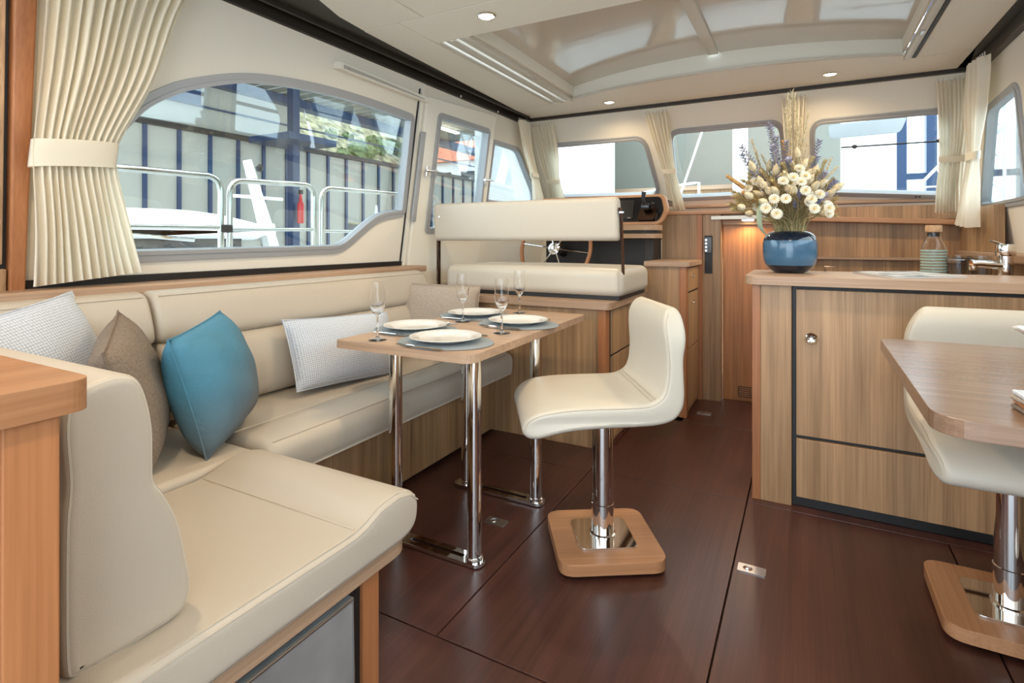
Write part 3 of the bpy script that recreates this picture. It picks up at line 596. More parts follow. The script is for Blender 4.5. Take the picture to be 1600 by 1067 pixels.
# aft backrest (profile seen from its starboard end)
abp = [(p.x, p.y) for p in catmull([(.39, .47), (.402, .452), (.45, .449), (.50, .449), (.545, .452), (.568, .466), (.576, .50), (.570, .54), (.553, .62), (.530, .675), (.516, .70), (.514, .735), (.513, .79), (.503, .845), (.487, .878), (.46, .888), (.43, .884), (.403, .873), (.389, .83), (.393, .74), (.389, .68), (.388, .56)], 4, True)]
MB().soft_extrude(abp, -1.98, -.945, .016, lambda a, b, wv: (wv, a, b)).build('aft_backrest', 'leather', so, True, angle=70)
MB().tube([(-.951, p[0], p[1]) for p in offset(abp, -.006)], .0028, 6, True).build('piping', 'leather_white', so, True)

# aft cabinet with worktop
ac = thing('aft_cabinet', 'wooden cabinet with overhanging worktop behind the sofa end, bottom left', 'cabinet', (-1.1, .0, 0))
box('side_panel', 'cherry', ac, -1.5, -.790, -.5, .260, 0, .89); box('end_post', 'cherry', ac, -.84, -.786, .264, .318, 0, .89); box('core', 'wz', ac, -1.5, -.80, -.5, .31, .02, .889)
MB().holed(rpoly([(-1.95, -.5), (-.766, -.5), (-.766, .346), (-1.95, .346)], [0, 0, .03, 0], 8), [], lambda a, b, d: (a, b, d), .894, .932).build('worktop', 'cherry_y', ac, bevel=.004)
# tall locker at the far left, its post following the wall
tl = thing('tall_locker', 'tall wooden locker edge at the far left beside the big curtain', 'locker', PW(.7, .95))
MB().holed([(.749, .93), (.79, .93), (.766, 2.12), (.703, 2.12)], [], PW, .0, .045).build('edge_post', 'cherry', tl, bevel=.006, label='rounded cherry edge post')
MB().holed([(.2, .93), (.747, .93), (.701, 2.12), (.2, 2.12)], [], PW, .0, .02).build('frame', 'black', tl)
MB().holed([(.2, 1.03), (.730, 1.03), (.688, 2.12), (.2, 2.12)], [], PW, .02, .04).build('door', 'wz', tl, bevel=.003)
MB().holed([(.2, .93), (.744, .93), (.741, 1.015), (.2, 1.015)], [], PW, .02, .04).build('lower_panel', 'wz', tl, bevel=.003)

# ---------------------------------------------------------------- dining table
dt = thing('dining_table', 'wooden dining table on four chrome legs laid for four', 'table', (-1.27, 2.06, 0))
MB().holed(rpoly([(-1.575, 1.505), (-.962, 1.505), (-.985, 2.63), (-1.575, 2.63)], [.02, .05, .03, .03], 6), [], lambda a, b, d: (a, b, d), .690, .72).build('tabletop', 'table_x', dt, bevel=.003)
for y in (1.567, 2.047):
    MB().holed(rpoly([(-1.385, y-.032), (-.952, y-.032), (-.952, y+.032), (-1.385, y+.032)], .032, 8), [rpoly([(-1.26, y-.009), (-1.03, y-.009), (-1.03, y+.009), (-1.26, y+.009)], .009, 4)], lambda a, b, d: (a, b, d), 0.004, .016).build('foot_plate', 'chrome', dt, bevel=.003)
    for x in (-.988, -1.33):
        l_ = MB().lathe([(.0245, .016), (.0245, .69)], 24, (x, y, 0)).build('leg', 'chrome', dt, True); MB().lathe([(.030, .016), (.030, .026), (.026, .03)], 24, (x, y, 0)).build('collar', 'chrome', l_, True)
    MB().lathe([(.02, 0), (.02, .005)], 12, (-.985, y, 0)).lathe([(.02, 0), (.02, .005)], 12, (-1.35, y, 0)).build('pad', 'black', dt)
# place settings
SET = [(-1.445, 1.83, 'window-side near'), (-1.175, 1.665, 'aisle-side near'), (-1.445, 2.30, 'window-side far'), (-1.135, 2.17, 'aisle-side far')]
NAMES = ['nearest the blue pillow', 'at the near end of the table', 'at the far end by the taupe pillow', 'on the aisle side by the stool']
Z0 = .7203
for i, (x, y, _) in enumerate(SET):
    mt = MB().lathe([(.0, 0), (.165, 0), (.168, .002), (.165, .004), (0, .004)], 48, (x, y, Z0)).build('place_mat', 'mat', None, origin=(x, y, Z0)); tag(mt, 'round grey woven place mat '+NAMES[i], 'place mat', 'place mats on the dining table')
    mt.scale = (1.12, .92, 1)
    pr = [(.0, .0), (.075, 0), (.08, .003), (.098, .010), (.128, .0175), (.134, .0195), (.134, .0215), (.130, .0212), (.102, .0175), (.097, .0125), (.088, .0075), (.08, .0068), (0, .0065)]
    po = MB().lathe(pr, 48, (x, y, Z0+.0045)).build('dinner_plate', 'porcelain', None, True, origin=(x, y, Z0+.0045)); tag(po, 'white porcelain dinner plate '+NAMES[i], 'plate', 'plates on the dining table')
def flute(x, y, label):
    pr = [(.0, .003), (.034, .0), (.035, .002), (.010, .008), (.0045, .016), (.004, .05), (.0042, .085), (.009, .095), (.021, .108), (.028, .13), (.030, .155), (.0275, .20), (.0265, .222), (.0255, .222), (.0265, .20), (.0287, .155), (.0267, .131), (.020, .111), (.008, .100), (0, .098)]
    return tag(MB().lathe(pr, 32, (x, y, Z0)).build('champagne_flute', 'glass', None, True, origin=(x, y, Z0)), label, 'glass', 'champagne flutes on the dining table')
for x, y, lb in [(-1.425, 1.575, 'empty champagne flute leftmost on the dining table near its edge'), (-1.40, 2.12, 'empty champagne flute standing between the two window-side plates'), (-1.085, 1.93, 'empty champagne flute on the aisle side between the plates'), (-1.305, 2.51, 'empty champagne flute at the far end of the dining table')]: flute(x, y, lb)
def knife(x, y, rz, label, group, fork=False):
    t = thing('fork' if fork else 'knife', label, 'fork' if fork else 'knife', (x, y, Z0+.0052), group); t_o = t.location
    def q(a, b, c): return (t_o.x+a, t_o.y+b, t_o.z+c)
    MB().tube([q(-.10, 0, .002), q(-.06, 0, .003), q(0, 0, .003), q(.015, 0, .003)], [.0035, .0038, .003, .0028], 8, flat=1.6).build('handle', 'cutlery', t, True)
    if not fork: MB().add([q(.015, -.004, .002), q(.10, -.006, .002), q(.118, .004, .002), q(.015, .005, .002), q(.015, -.004, .0035), q(.10, -.006, .003), q(.118, .004, .003), q(.015, .005, .0035)], [(0, 3, 2, 1), (4, 5, 6, 7), (0, 1, 5, 4), (1, 2, 6, 5), (2, 3, 7, 6), (3, 0, 4, 7)]).build('blade', 'cutlery', t)
    else:
        hd = MB().tube([q(.015, 0, .003), q(.035, 0, .002), q(.055, 0, .002)], [.003, .008, .009], 8, flat=.25).build('head', 'cutlery', t, True)
        for k in range(4): MB().tube([q(.05, -.0075+.005*k, .002), q(.095, -.0075+.005*k, .006)], .0013, 6).build('tine', 'cutlery', hd)
    t.rotation_euler = (0, 0, rz); return t
# window-side guests sit on the bench facing starboard, aisle-side guests face port
for i, (x, y, _) in enumerate(SET):
    s_ = 1 if i in (0, 2) else -1; a0 = 0 if s_ > 0 else math.pi
    knife(x+.01*s_, y-.152*s_, a0, 'steel knife beside the plate '+NAMES[i], 'knives on the dining table')
    knife(x+.01*s_, y+.152*s_, a0, 'steel fork beside the plate '+NAMES[i], 'forks on the dining table', True)

# ---------------------------------------------------------------- stools
def stool(label):
    t = thing('pedestal_stool', label, 'stool', (0, 0, 0), 'cream leather pedestal stools')
    MB().holed(rpoly([(-.18, -.18), (.18, -.18), (.18, .18), (-.18, .18)], .055, 8), [], lambda a, b, d: (a, b, d), .012, .050).build('base', 'stool_wood', t, bevel=.008)
    for sx in (-1, 1):
        for sy in (-1, 1): MB().lathe([(.012, 0), (.012, .013)], 12, (.13*sx, .13*sy, 0)).build('foot', 'rail', t)
    MB().holed(rpoly([(-.10, -.10), (.10, -.10), (.10, .10), (-.10, .10)], .025, 6), [], lambda a, b, d: (a, b, d), .050, .056).build('base_plate', 'chrome', t, bevel=.0015)
    MB().lathe([(.040, .056), (.040, .165), (.0375, .167), (.0375, .50)], 32).build('column', 'chrome', t, True); MB().lathe([(.046, .056), (.046, .060), (.038, .064)], 32).build('collar', 'chrome', t, True)
    MB().box(-.09, .13, -.09, .09, .497, .512).build('seat_plate', 'black', t)
    P = [(.255, .470), (.285, .470), (.302, .484), (.303, .505), (.290, .528), (.262, .548), (.22, .560), (.15, .568), (.06, .571), (-.03, .572), (-.095, .576), (-.135, .596), (-.152, .632), (-.158, .69), (-.156, .74), (-.152, .79), (-.153, .835), (-.168, .868), (-.192, .880), (-.212, .866), (-.220, .83), (-.222, .78), (-.213, .72), (-.214, .66), (-.216, .60), (-.208, .555), (-.180, .522), (-.13, .507), (-.05, .502), (.05, .500), (.14, .494), (.20, .484)]
    P = [(p.x, p.y) for p in catmull(P, 3, True)]; hw = .225
    # width narrows towards the rounded top of the backrest
    def fn(a, b, wv):
        k = 1-.22*max(0, (b-.74)/.14)**2.2 if a < -.05 else 1-.10*max(0, (a-.2)/.1)**2
        return (a, wv*k, b)
    MB().soft_extrude(P, -hw, hw, .018, fn, 5).build('seat_shell', 'leather_white', t, True, angle=75)
    for sd in (-1, 1):
        Q = [(.296, .492), (.285, .522), (.258, .541), (.215, .553), (.15, .561), (.06, .564), (-.03, .565), (-.10, .569), (-.142, .592), (-.159, .632), (-.165, .69), (-.163, .74), (-.159, .79), (-.160, .83), (-.172, .86)]
        Q = catmull(Q, 4)
        MB().tube([fn(p.x, p.y, sd*(hw-.004)) for p in Q], .0022, 6).build('side_seam', 'thread', t)
    MB().tube([(-.110, y, .5835) for y in (-.205, 0, .205)], .002, 6).build('crease_seam', 'thread', t)
    MB().tube([(-.122, y, .5895) for y in (-.205, 0, .205)], .002, 6).build('crease_seam', 'thread', t)
    return t
s1 = stool('cream leather pedestal stool standing in the aisle at the dining table')
s2 = dup(s1, (.52, 2.05, 0), R(-90), 'cream leather pedestal stool tucked between right table and galley counter')
s1.location = (-.635, 1.865, 0); s1.rotation_euler = (0, 0, R(212))

# ---------------------------------------------------------------- right table
rt = thing('side_table', 'dark veneered table with rounded corner at the right edge', 'table', (.62, 1.6, 0))
MB().holed(rpoly([(.195, 1.15), (.975, 1.15), (.975, 2.005), (.203, 2.005)], [.07, 0, 0, .03], 8), [], lambda a, b, d: (a, b, d), .768, .80).build('tabletop', 'table_dark', rt, bevel=.003)
MB().lathe([(.14, 0), (.14, .012), (.035, .02), (.032, .768)], 28, (.82, 1.5, 0)).build('pedestal', 'chrome', rt, True)
bw = tag(MB().lathe([(0, .0), (.03, .0), (.03, .012), (.012, .03), (.012, .05), (.05, .062), (.085, .085), (.088, .088), (.083, .088), (.05, .068), (0, .064)], 32, (.53, 1.72, .8005)).build('footed_bowl', 'porcelain', None, True), 'white footed bowl with dark pattern on the right table', 'bowl')
bw.data.materials.clear()
def patt():
    m, nt, n, l, b = nodes('blue_swirl_glaze'); tc = n.new('ShaderNodeTexCoord'); v = n.new('ShaderNodeTexWave'); v.wave_type = 'RINGS'; v.inputs['Scale'].default_value = 9; v.inputs['Distortion'].default_value = 9; l.new(tc.outputs['Object'], v.inputs['Vector'])
    r = n.new('ShaderNodeValToRGB'); e = r.color_ramp.elements; e[0].color = (.03, .06, .12, 1); e[1].color = (.8, .8, .8, 1); e[0].position = .12; e[1].position = .3; l.new(v.outputs[0], r.inputs[0]); l.new(r.outputs[0], b.inputs['Base Color']); b.inputs['Roughness'].default_value = .12; return m
bw.data.materials.append(patt())
tag(MB().lathe([(0, 0), (.022, .01), (.03, .035), (.022, .058), (0, .062)], 20, (.545, 1.70, .87)).build('dark_pebble', 'gloss_black', None, True), 'round black pebble in the footed bowl', 'pebble')
for k, (mat, a) in enumerate((('brown_cloth', .1), ('cherry', .0), ('taupe_cloth', .15), ('white_weave', .05))):
    o = MB().rbox(.33, .45, 1.19, 1.29, .801+.008*k, .8085+.008*k, .003).build('folded_napkin', mat, None, True); o.rotation_euler.z = a
    tag(o, ['brown cloth napkin at the bottom of the small pile on the right table', 'rust napkin second from the bottom of the pile on the right table', 'taupe napkin third in the pile on the right table', 'white napkin on top of the pile on the right table'][k], 'napkin', 'napkins piled on the right table')

# ---------------------------------------------------------------- pillows
def pillow(label, c, n_, up, w_, h_, t_, mat, seamed=True, ears=.035):
    n_ = Vector(n_).normalized(); up = Vector(up); up = (up-n_*up.dot(n_)).normalized(); rt_ = up.cross(n_)
    N = 20; v = []; f = []
    def pt(i, j, sd):
        a, b = -1+2*i/N, -1+2*j/N
        pinch = 1-ears*(1-(abs(a)*abs(b))**1.5)
        x = a*w_/2*(1-.09*(1-b*b)*0-ears*1.2*(1-b**4)*0)*(1-ears*1.6*(1-abs(b)**2.5)*0)
        x = a*w_/2*(1-ears*(1-abs(b)**3)); y = b*h_/2*(1-ears*(1-abs(a)**3))
        k = max(0, (1-abs(a)**2.6)*(1-abs(b)**2.6))**.52
        wr = .05*math.sin(7*a+3*b)*math.sin(5*b-2*a)
        return (x, y, sd*t_/2*k*(1+wr))
    for sd in (1, -1):
        o = len(v)
        for j in range(N+1):
            for i in range(N+1): v.append(pt(i, j, sd))
        for j in range(N):
            for i in range(N):
                q = (o+j*(N+1)+i, o+j*(N+1)+i+1, o+(j+1)*(N+1)+i+1, o+(j+1)*(N+1)+i); f.append(q if sd > 0 else q[::-1])
    t = thing('pillow', label, 'pillow', (0, 0, 0), 'loose pillows on the sofa')
    MB().add(v, f).build('cover', mat, t, True, angle=100)
    if seamed:
        loop = [pt(i, 0, 0) for i in range(N)]+[pt(N, j, 0) for j in range(N)]+[pt(i, N, 0) for i in range(N, 0, -1)]+[pt(0, j, 0) for j in range(N, 0, -1)]
        MB().tube(loop, .003, 6, True).build('edge_seam', mat, t, True)
    t.matrix_world = Matrix.Translation(c) @ Matrix((rt_, up, n_)).transposed().to_4x4()
    return t
pillow('white and grey woven pillow at the far left in the sofa corner', (-1.89, .72, .69), (.85, .35, .35), (.15, -.1, 1), .46, .46, .15, 'white_weave')
pillow('brown wool pillow leaning on the aft backrest beside the teal pillow', (-1.72, .865, .665), (.50, .80, .22), (.12, -.08, 1), .42, .38, .17, 'brown_cloth')
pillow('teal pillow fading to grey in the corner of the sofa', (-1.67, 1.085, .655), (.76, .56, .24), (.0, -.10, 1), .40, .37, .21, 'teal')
pillow('white woven oblong pillow leaning on the middle of the bench back', (-1.80, 1.79, .62), (.90, -.10, .42), (-.4, .10, 1), .56, .30, .13, 'white_weave')
pillow('taupe linen pillow at the far end of the bench behind the table', (-1.82, 2.50, .655), (.45, -.88, .22), (-.1, .3, 1), .46, .40, .13, 'taupe_cloth')

# ---------------------------------------------------------------- curtains
def curtain(label, rows, nrm, pleats, band=None, n=None, amp=.014, hooks=True, name='curtain'):
    """rows: (left, right, fullness) from top to bottom"""
    nrm = Vector(nrm).normalized(); Lp = catmull([r[0] for r in rows], 8); Rp = catmull([r[1] for r in rows], 8); A = catmull([(r[2], 0, 0) for r in rows], 8)
    n = n or pleats*8; nr = len(Lp); v = []; f = []; rnd = random.Random(len(label)); ph = [rnd.uniform(-.5, .5) for _ in range(pleats+2)]
    for j in range(nr):
        for i in range(n+1):
            s_ = i/n; p = Lp[j].lerp(Rp[j], s_)
            x = s_*pleats; k = int(x); pf = ph[k]*(1-(x-k))+ph[k+1]*(x-k)
            wv = math.sin(2*math.pi*x+pf*2+.5*math.sin(j*.07+k)); wv = math.copysign(abs(wv)**.75, wv)
            v.append(p+nrm*(amp*A[j].x*wv*(1+.35*pf)+.006*math.sin(j*.18+k)*A[j].x))
    for j in range(nr-1):
        for i in range(n): f.append((j*(n+1)+i, j*(n+1)+i+1, (j+1)*(n+1)+i+1, (j+1)*(n+1)+i))
    t = thing(name, label, 'curtain', Lp[-1].lerp(Rp[-1], .5), 'cream window curtains')
    MB().add(v, f).build('cloth', 'curtain', t, True, angle=180)
    if band is not None:
        j0, h = band
        v = []; f = []; N = 24
        for jj, dz in ((0, h/2), (1, -h/2)):
            dn = (Rp[-1]+Lp[-1]-Rp[0]-Lp[0]).normalized()
            a, b = Lp[j0], Rp[j0]; c = a.lerp(b, .5); u = (b-a)
            for off in (0, .004):
                for k in range(N): an = 2*math.pi*k/N; v.append(c+u*(.53*math.cos(an))+nrm*((.026+off)*math.sin(an))-dn*dz)
        for k in range(N):
            k2 = (k+1) % N; f += [(k, k2, 2*N+k2, 2*N+k), (N+k, 3*N+k, 3*N+k2, N+k2), (k, N+k, N+k2, k2), (2*N+k, 2*N+k2, 3*N+k2, 3*N+k)]
        MB().add(v, f).build('tieback', 'curtain', t, True)
    if hooks:
        a, b = Lp[0], Rp[0]; m = MB()
        for k in range(7): p = a.lerp(b, (k+.5)/7); m.tube([p+Vector((0, 0, -.012)), p+Vector((0, 0, .018))], .0025, 5)
        m.build('hook_row', 'rail', t)
    return t
curtain('large cream pleated curtain tied back at the left of the arched window', [(PW(.77, 2.09, .09), PW(1.215, 2.09, .10), 1.1), (PW(.768, 1.9, .09), PW(1.145, 1.9, .10), 1.2), (PW(.768, 1.66, .09), PW(1.085, 1.66, .10), 1.1), (PW(.766, 1.42, .085), PW(1.0, 1.44, .09), .75), (PW(.768, 1.34, .085), PW(1.0, 1.36, .09), .75), (PW(.78, 1.15, .09), PW(1.05, 1.17, .10), 1.1), (PW(.785, .965, .09), PW(1.10, 1.0, .11), 1.3)], (1, -.15, .1), 13, (24+4, .085), amp=.02)
curtain('narrow cream curtain on the port side at the front left corner', [(PW(3.80, 2.06, .07), PW(4.0, 2.07, .07), 1), (PW(3.95, 1.85, .07), PW(4.10, 1.85, .07), 1), (PW(4.15, 1.66, .07), PW(4.28, 1.66, .07), .6), (PW(4.26, 1.46, .07), PW(4.46, 1.46, .07), 1)], (1, 0, .1), 6, (16, .04), amp=.019)
curtain('cream curtain at the port end of the windscreen behind the helm', [(FW(-2.0, 2.085, .06), FW(-1.805, 2.085, .06), 1), (FW(-2.02, 1.85, .06), FW(-1.84, 1.85, .06), 1), (FW(-2.03, 1.66, .06), FW(-1.90, 1.66, .06), .6), (FW(-2.08, 1.46, .06), FW(-1.90, 1.46, .06), 1)], (0, -.77, -.3), 7, (16, .04), amp=.019)
curtain('slim cream curtain between port and middle windscreen panes', [(FW(-1.06, 2.085, .06), FW(-.885, 2.085, .06), 1), (FW(-1.03, 1.9, .06), FW(-.89, 1.9, .06), 1), (FW(-1.0, 1.69, .06), FW(-.895, 1.69, .06), .6), (FW(-.995, 1.39, .06), FW(-.865, 1.39, .06), 1)], (0, -.77, -.3), 6, (16, .04), amp=.019)
curtain('slim cream curtain behind the tall dried grasses', [(FW(-.14, 2.085, .06), FW(.01, 2.085, .06), 1), (FW(-.13, 1.9, .06), FW(.0, 1.9, .06), 1), (FW(-.12, 1.69, .06), FW(-.01, 1.69, .06), .6), (FW(-.14, 1.40, .06), FW(.02, 1.40, .06), 1)], (0, -.77, -.3), 6, (16, .04), amp=.019)
curtain('wide cream curtain with band at the starboard end of the windscreen', [(FW(.69, 2.085, .06), FW(.87, 2.085, .06), 1), (FW(.73, 1.9, .06), FW(.89, 1.9, .06), 1), (FW(.77, 1.665, .06), FW(.905, 1.665, .06), .8), (FW(.78, 1.50, .06), FW(.92, 1.50, .06), 1), (FW(.79, 1.345, .09), FW(.945, 1.345, .09), 1)], (0, -.77, -.3), 9, (16, .045), amp=.019)
curtain('loose translucent cream curtain gathered beside the starboard window', [(SW(3.82, 2.07, .07), SW(3.56, 2.05, .07), 1), (SW(4.0, 1.85, .07), SW(3.75, 1.85, .07), 1.1), (SW(4.20, 1.61, .07), SW(4.02, 1.60, .07), .6), (SW(4.36, 1.40, .09), SW(4.06, 1.40, .09), 1.3), (SW(4.44, 1.22, .125), SW(4.08, 1.19, .125), 1.5)], (-1, 0, -.1), 4, (16, .05), amp=.02)

# ---------------------------------------------------------------- things on the galley counter
ZC = .9505
vx, vy = -.06, 2.80
vs = thing('vase', 'round blue glazed vase with dark rim and foot on the galley counter', 'vase', (vx, vy, ZC))
VP = [(.0, .0), (.055, .0), (.072, .006), (.092, .022), (.105, .045), (.112, .075), (.113, .12), (.110, .150), (.100, .172), (.085, .184), (.068, .189), (.062, .186), (.066, .180), (.095, .165), (.105, .12), (.104, .08), (.09, .03), (0, .012)]
M['vase_dark'] = plain('dark_navy_glaze', (.006, .014, .03), .05, coat=.5); M['vase_blue'] = plain('satin_blue_glass', (.042, .13, .23), .22, coat=.6)
def sub(pr, z0, z1):
    out = []
    for (r0, a), (r1, b) in zip(pr[:-1], pr[1:]):
        pass
    return out
MB().lathe([(.0, .0), (.055, .0), (.072, .006), (.092, .022), (.101, .036)], 40, (vx, vy, ZC)).build('foot', 'vase_dark', vs, True, label='dark navy foot')
MB().lathe([(.101, .036), (.107, .05), (.112, .075), (.113, .12), (.1125, .135), (.110, .148)], 40, (vx, vy, ZC)).build('body', 'vase_blue', vs, True, label='satin blue body')
MB().lathe([(.110, .148), (.108, .158), (.100, .172), (.085, .184), (.068, .189), (.062, .186), (.066, .180), (.095, .165), (.103, .12), (.10, .08), (.085, .03), (0, .012)], 40, (vx, vy, ZC)).build('rim', 'vase_dark', vs, True, label='dark navy shoulder and rim')
M['lav'] = plain('dried_lavender', (.29, .285, .40), .9, var=.3, vscale=90); M['straw'] = plain('dried_straw', (.50, .40, .20), .85, var=.25, vscale=60)
M['bunny'] = plain('bunny_tail_fluff', (.66, .56, .37), .95, var=.2, vscale=80); M['petal'] = plain('papery_white_petal', (.82, .78, .66), .8); M['yolk'] = plain('yellow_flower_heart', (.70, .50, .14), .8)
M['stemg'] = plain('dried_green_stem', (.27, .25, .12), .85, var=.3, vscale=30); M['ochre'] = plain('ochre_spike', (.52, .29, .10), .9, var=.2, vscale=70); M['leafg'] = plain('grey_green_leaf', (.33, .38, .26), .8)
rf = random.Random(11)
TOP = Vector((vx, vy, ZC+.185))
def pxpt(u, v_, dy=0.):
    """point of the bouquet: photo direction at the bouquet's own distance"""
    th = R(28.265); r = (u-800)/850; d = 2.40+dy
    return Vector((d*(r*math.cos(th)-math.sin(th)), d*(r*math.sin(th)+math.cos(th)), 1.1-(v_-375)/850*d))
def stempath(tip, k=.0):
    b = TOP+Vector((rf.uniform(-.045, .045), rf.uniform(-.045, .045), -.10)); mid = TOP+Vector(((b.x-TOP.x)*1.1+(tip.x-TOP.x)*.12, (b.y-TOP.y)*1.1+(tip.y-TOP.y)*.12, .03))
    m2 = mid.lerp(tip, .55)+Vector((rf.uniform(-.015, .015), rf.uniform(-.015, .015), .012))
    return catmull([b, mid, m2, tip], 5)
def spike(m, pth, r, n, ang, ln, w_, t0=.0, rng=rf):
    """small scales around an axis"""
    for k in range(n):
        t = t0+(1-t0)*k/n; i = t*(len(pth)-1); j = min(int(i), len(pth)-2); p = pth[j].lerp(pth[j+1], i-j); d = (pth[j+1]-pth[j]).normalized()
        a = k*2.4; s_ = Vector((0, 0, 1)).cross(d); s_ = s_.normalized() if s_.length > .01 else Vector((1, 0, 0)); q = d.cross(s_)
        o = (s_*math.cos(a)+q*math.sin(a)); e = p+o*r; tip = e+(d*math.cos(ang)+o*math.sin(ang))*ln; sd = d.cross(o)*w_
        m.add([p+o*r*.3, e+sd+d*ln*.3, tip, e-sd+d*ln*.3, e+o*w_+d*ln*.35], [(0, 1, 4), (1, 2, 4), (2, 3, 4), (3, 0, 4), (0, 3, 2, 1)])
FL = {'lavender': ('purple dried lavender stem in the vase bouquet', 'dried lavender in the vase'), 'bunny_tail': ('fluffy cream bunny tail grass stem in the vase bouquet', 'bunny tail grasses in the vase'),
      'strawflower': ('white papery dried strawflower in the vase bouquet', 'white strawflowers in the vase'), 'tall_grass': ('tall pale dried grass rising above the bouquet', 'tall dried grasses in the vase'),
      'wheat_ear': ('straw coloured dried wheat ear in the vase bouquet', 'wheat ears in the vase'), 'ochre_spike': ('long ochre millet spike in the vase bouquet', 'ochre spikes in the vase')}
def flower(kind, u, v_, dy, label=None):
    tip = pxpt(u, v_, dy); pth = stempath(tip); lb, gr = FL[kind]
    t = thing(kind, label or lb, 'dried flower', TOP-Vector((0, 0, .1)), gr)
    MB().tube(pth, [.0016]*(len(pth)-1)+[.001], 5).build('stem', 'straw' if len(COL.objects) % 2 else 'stemg', t)
    m = MB(); n = len(pth)
    if kind == 'lavender': spike(m, pth[int(n*.60):], .007, 64, .8, .014, .0065); m.build('flower_head', 'lav', t, label='purple blossom')
    elif kind == 'bunny_tail':
        a, b = pth[-2], pth[-1]; d = (b-pth[-4]).normalized(); e = b+d*.015; L = [b-d*.035, b-d*.028, b-d*.015, b, e, e+d*.012]
        m.tube(L, [.003, .010, .0155, .0145, .008, .001], 10).build('flower_head', 'bunny', t, True, label='fluffy cream head')
    elif kind == 'strawflower':
        d = (tip-pth[-5]).normalized(); d = (d+Vector((.35, -.8, .2))).normalized(); s_ = Vector((0, 0, 1)).cross(d).normalized(); q = d.cross(s_)
        for ring, (r0, r1, h, c_) in enumerate(((.003, .024, .003, 15), (.003, .020, .010, 13), (.002, .014, .015, 10), (.001, .008, .017, 7))):
            for i in range(c_):
                a = 2*math.pi*(i+.5*ring)/c_; o = s_*math.cos(a)+q*math.sin(a); sd = d.cross(o)*r1*.26
                m.add([tip+o*r0, tip+o*r1*.65+sd+d*h*.6, tip+o*r1+d*h, tip+o*r1*.65-sd+d*h*.6], [(0, 1, 2, 3)])
        m.build('flower_head', 'petal', t, label='white papery petals'); MB().tube([tip, tip+d*.004, tip+d*.009, tip+d*.011], [.003, .0045, .0035, .001], 8).build('flower_heart', 'yolk', t, True, label='yellow heart')
    elif kind == 'tall_grass': spike(m, pth[int(n*.45):], .002, 40, .35, .024, .0028); m.build('seed_head', 'bunny', t, label='pale seed head')
    elif kind == 'wheat_ear': spike(m, pth[int(n*.72):], .004, 40, .45, .022, .0035); m.build('seed_head', 'straw', t, label='straw coloured ear')
    elif kind == 'ochre_spike':
        q = pth[int(n*.5):]; m.tube(q, [.004+.006*math.sin(math.pi*(i+.6)/(len(q)+.3)) for i in range(len(q))], 8); spike(m, q, .007, 70, .6, .008, .003); m.build('seed_head', 'ochre', t, label='ochre spike')
rr = lambda a: rf.uniform(-a, a)
for u, v_, dy in [(1158, 228, 0), (1160, 240, .08), (1201, 190, .02), (1203, 195, -.05), (1215, 215, -.05), (1228, 220, -.06), (1229, 245, -.1), (1232, 250, -.08), (1205, 225, -.08), (1275, 245, .05), (1283, 220, .1), (1308, 285, .02), (1292, 268, -.05), (1290, 305, -.1), (1250, 300, -.12), (1175, 265, .0)]: flower('lavender', u+rr(3), v_+rr(3), dy)
for u, v_, dy in [(1177, 258, -.05), (1190, 288, -.08), (1198, 295, -.1), (1193, 312, -.12), (1215, 298, -.1), (1212, 265, -.05), (1227, 272, -.09), (1240, 262, -.02), (1245, 240, 0), (1256, 255, .0), (1262, 268, -.05), (1275, 262, .02), (1283, 285, -.04), (1297, 298, -.08), (1310, 292, -.02), (1180, 300, -.02), (1203, 255, .05), (1232, 295, -.12), (1268, 282, -.08), (1186, 272, .05), (1250, 280, .04)]: flower('bunny_tail', u+rr(3), v_+rr(3), dy)
for u, v_, dy in [(1196, 326, -.14), (1212, 332, -.16), (1216, 335, -.1), (1222, 283, -.12), (1239, 277, -.13), (1252, 286, -.14), (1258, 298, -.15), (1209, 312, -.12), (1227, 312, -.14), (1272, 325, -.15), (1293, 332, -.1), (1296, 325, -.14), (1280, 305, -.1), (1243, 268, -.05), (1250, 262, -.08), (1222, 275, 0), (1262, 300, -.05), (1268, 310, -.12), (1234, 288, -.05), (1206, 320, -.05)]: flower('strawflower', u+rr(2), v_+rr(2), dy)
for u, v_, dy in [(1225, 168, .02), (1231, 150, .04), (1236, 142, 0), (1241, 150, .02), (1247, 165, .05), (1252, 185, .02), (1262, 178, .0), (1261, 200, .03), (1262, 225, .0), (1232, 175, -.03), (1245, 190, -.03), (1173, 220, .02), (1180, 238, .0), (1190, 245, .06), (1300, 250, .05), (1306, 262, .0)]: flower('tall_grass', u+rr(2), v_+rr(2), dy)
for u, v_, dy in [(1150, 310, 0), (1155, 318, -.04), (1165, 325, -.05), (1168, 295, .03), (1148, 300, .05), (1160, 285, .06), (1195, 270, .05), (1210, 280, -.1), (1235, 255, -.1), (1268, 250, .03), (1300, 280, .03), (1305, 310, .0), (1302, 322, -.05), (1285, 320, .05), (1290, 250, .03), (1220, 255, .08), (1250, 265, .08), (1278, 295, .0), (1185, 320, -.05), (1143, 322, .02), (1240, 300, -.14), (1200, 340, -.12)]: flower('wheat_ear', u+rr(3), v_+rr(3), dy)
for u, v_, dy, lb in [(1136, 275, -.03, 'long ochre spike sticking out at the left of the bouquet'), (1223, 220, -.02, 'ochre spike standing upright in the top middle of the bouquet'), (1160, 300, -.06, 'shorter ochre spike low on the left of the bouquet')]: flower('ochre_spike', u, v_, dy, lb)
r2 = random.Random(5)
for k in range(26):
    a = r2.uniform(math.pi*.95, math.pi*2.05); q = r2.uniform(.45, 1.0); flower('bunny_tail' if k % 3 else 'strawflower', 1226+70*q*math.cos(a), 318+62*q*math.sin(a)+8, r2.uniform(-.14, .06))
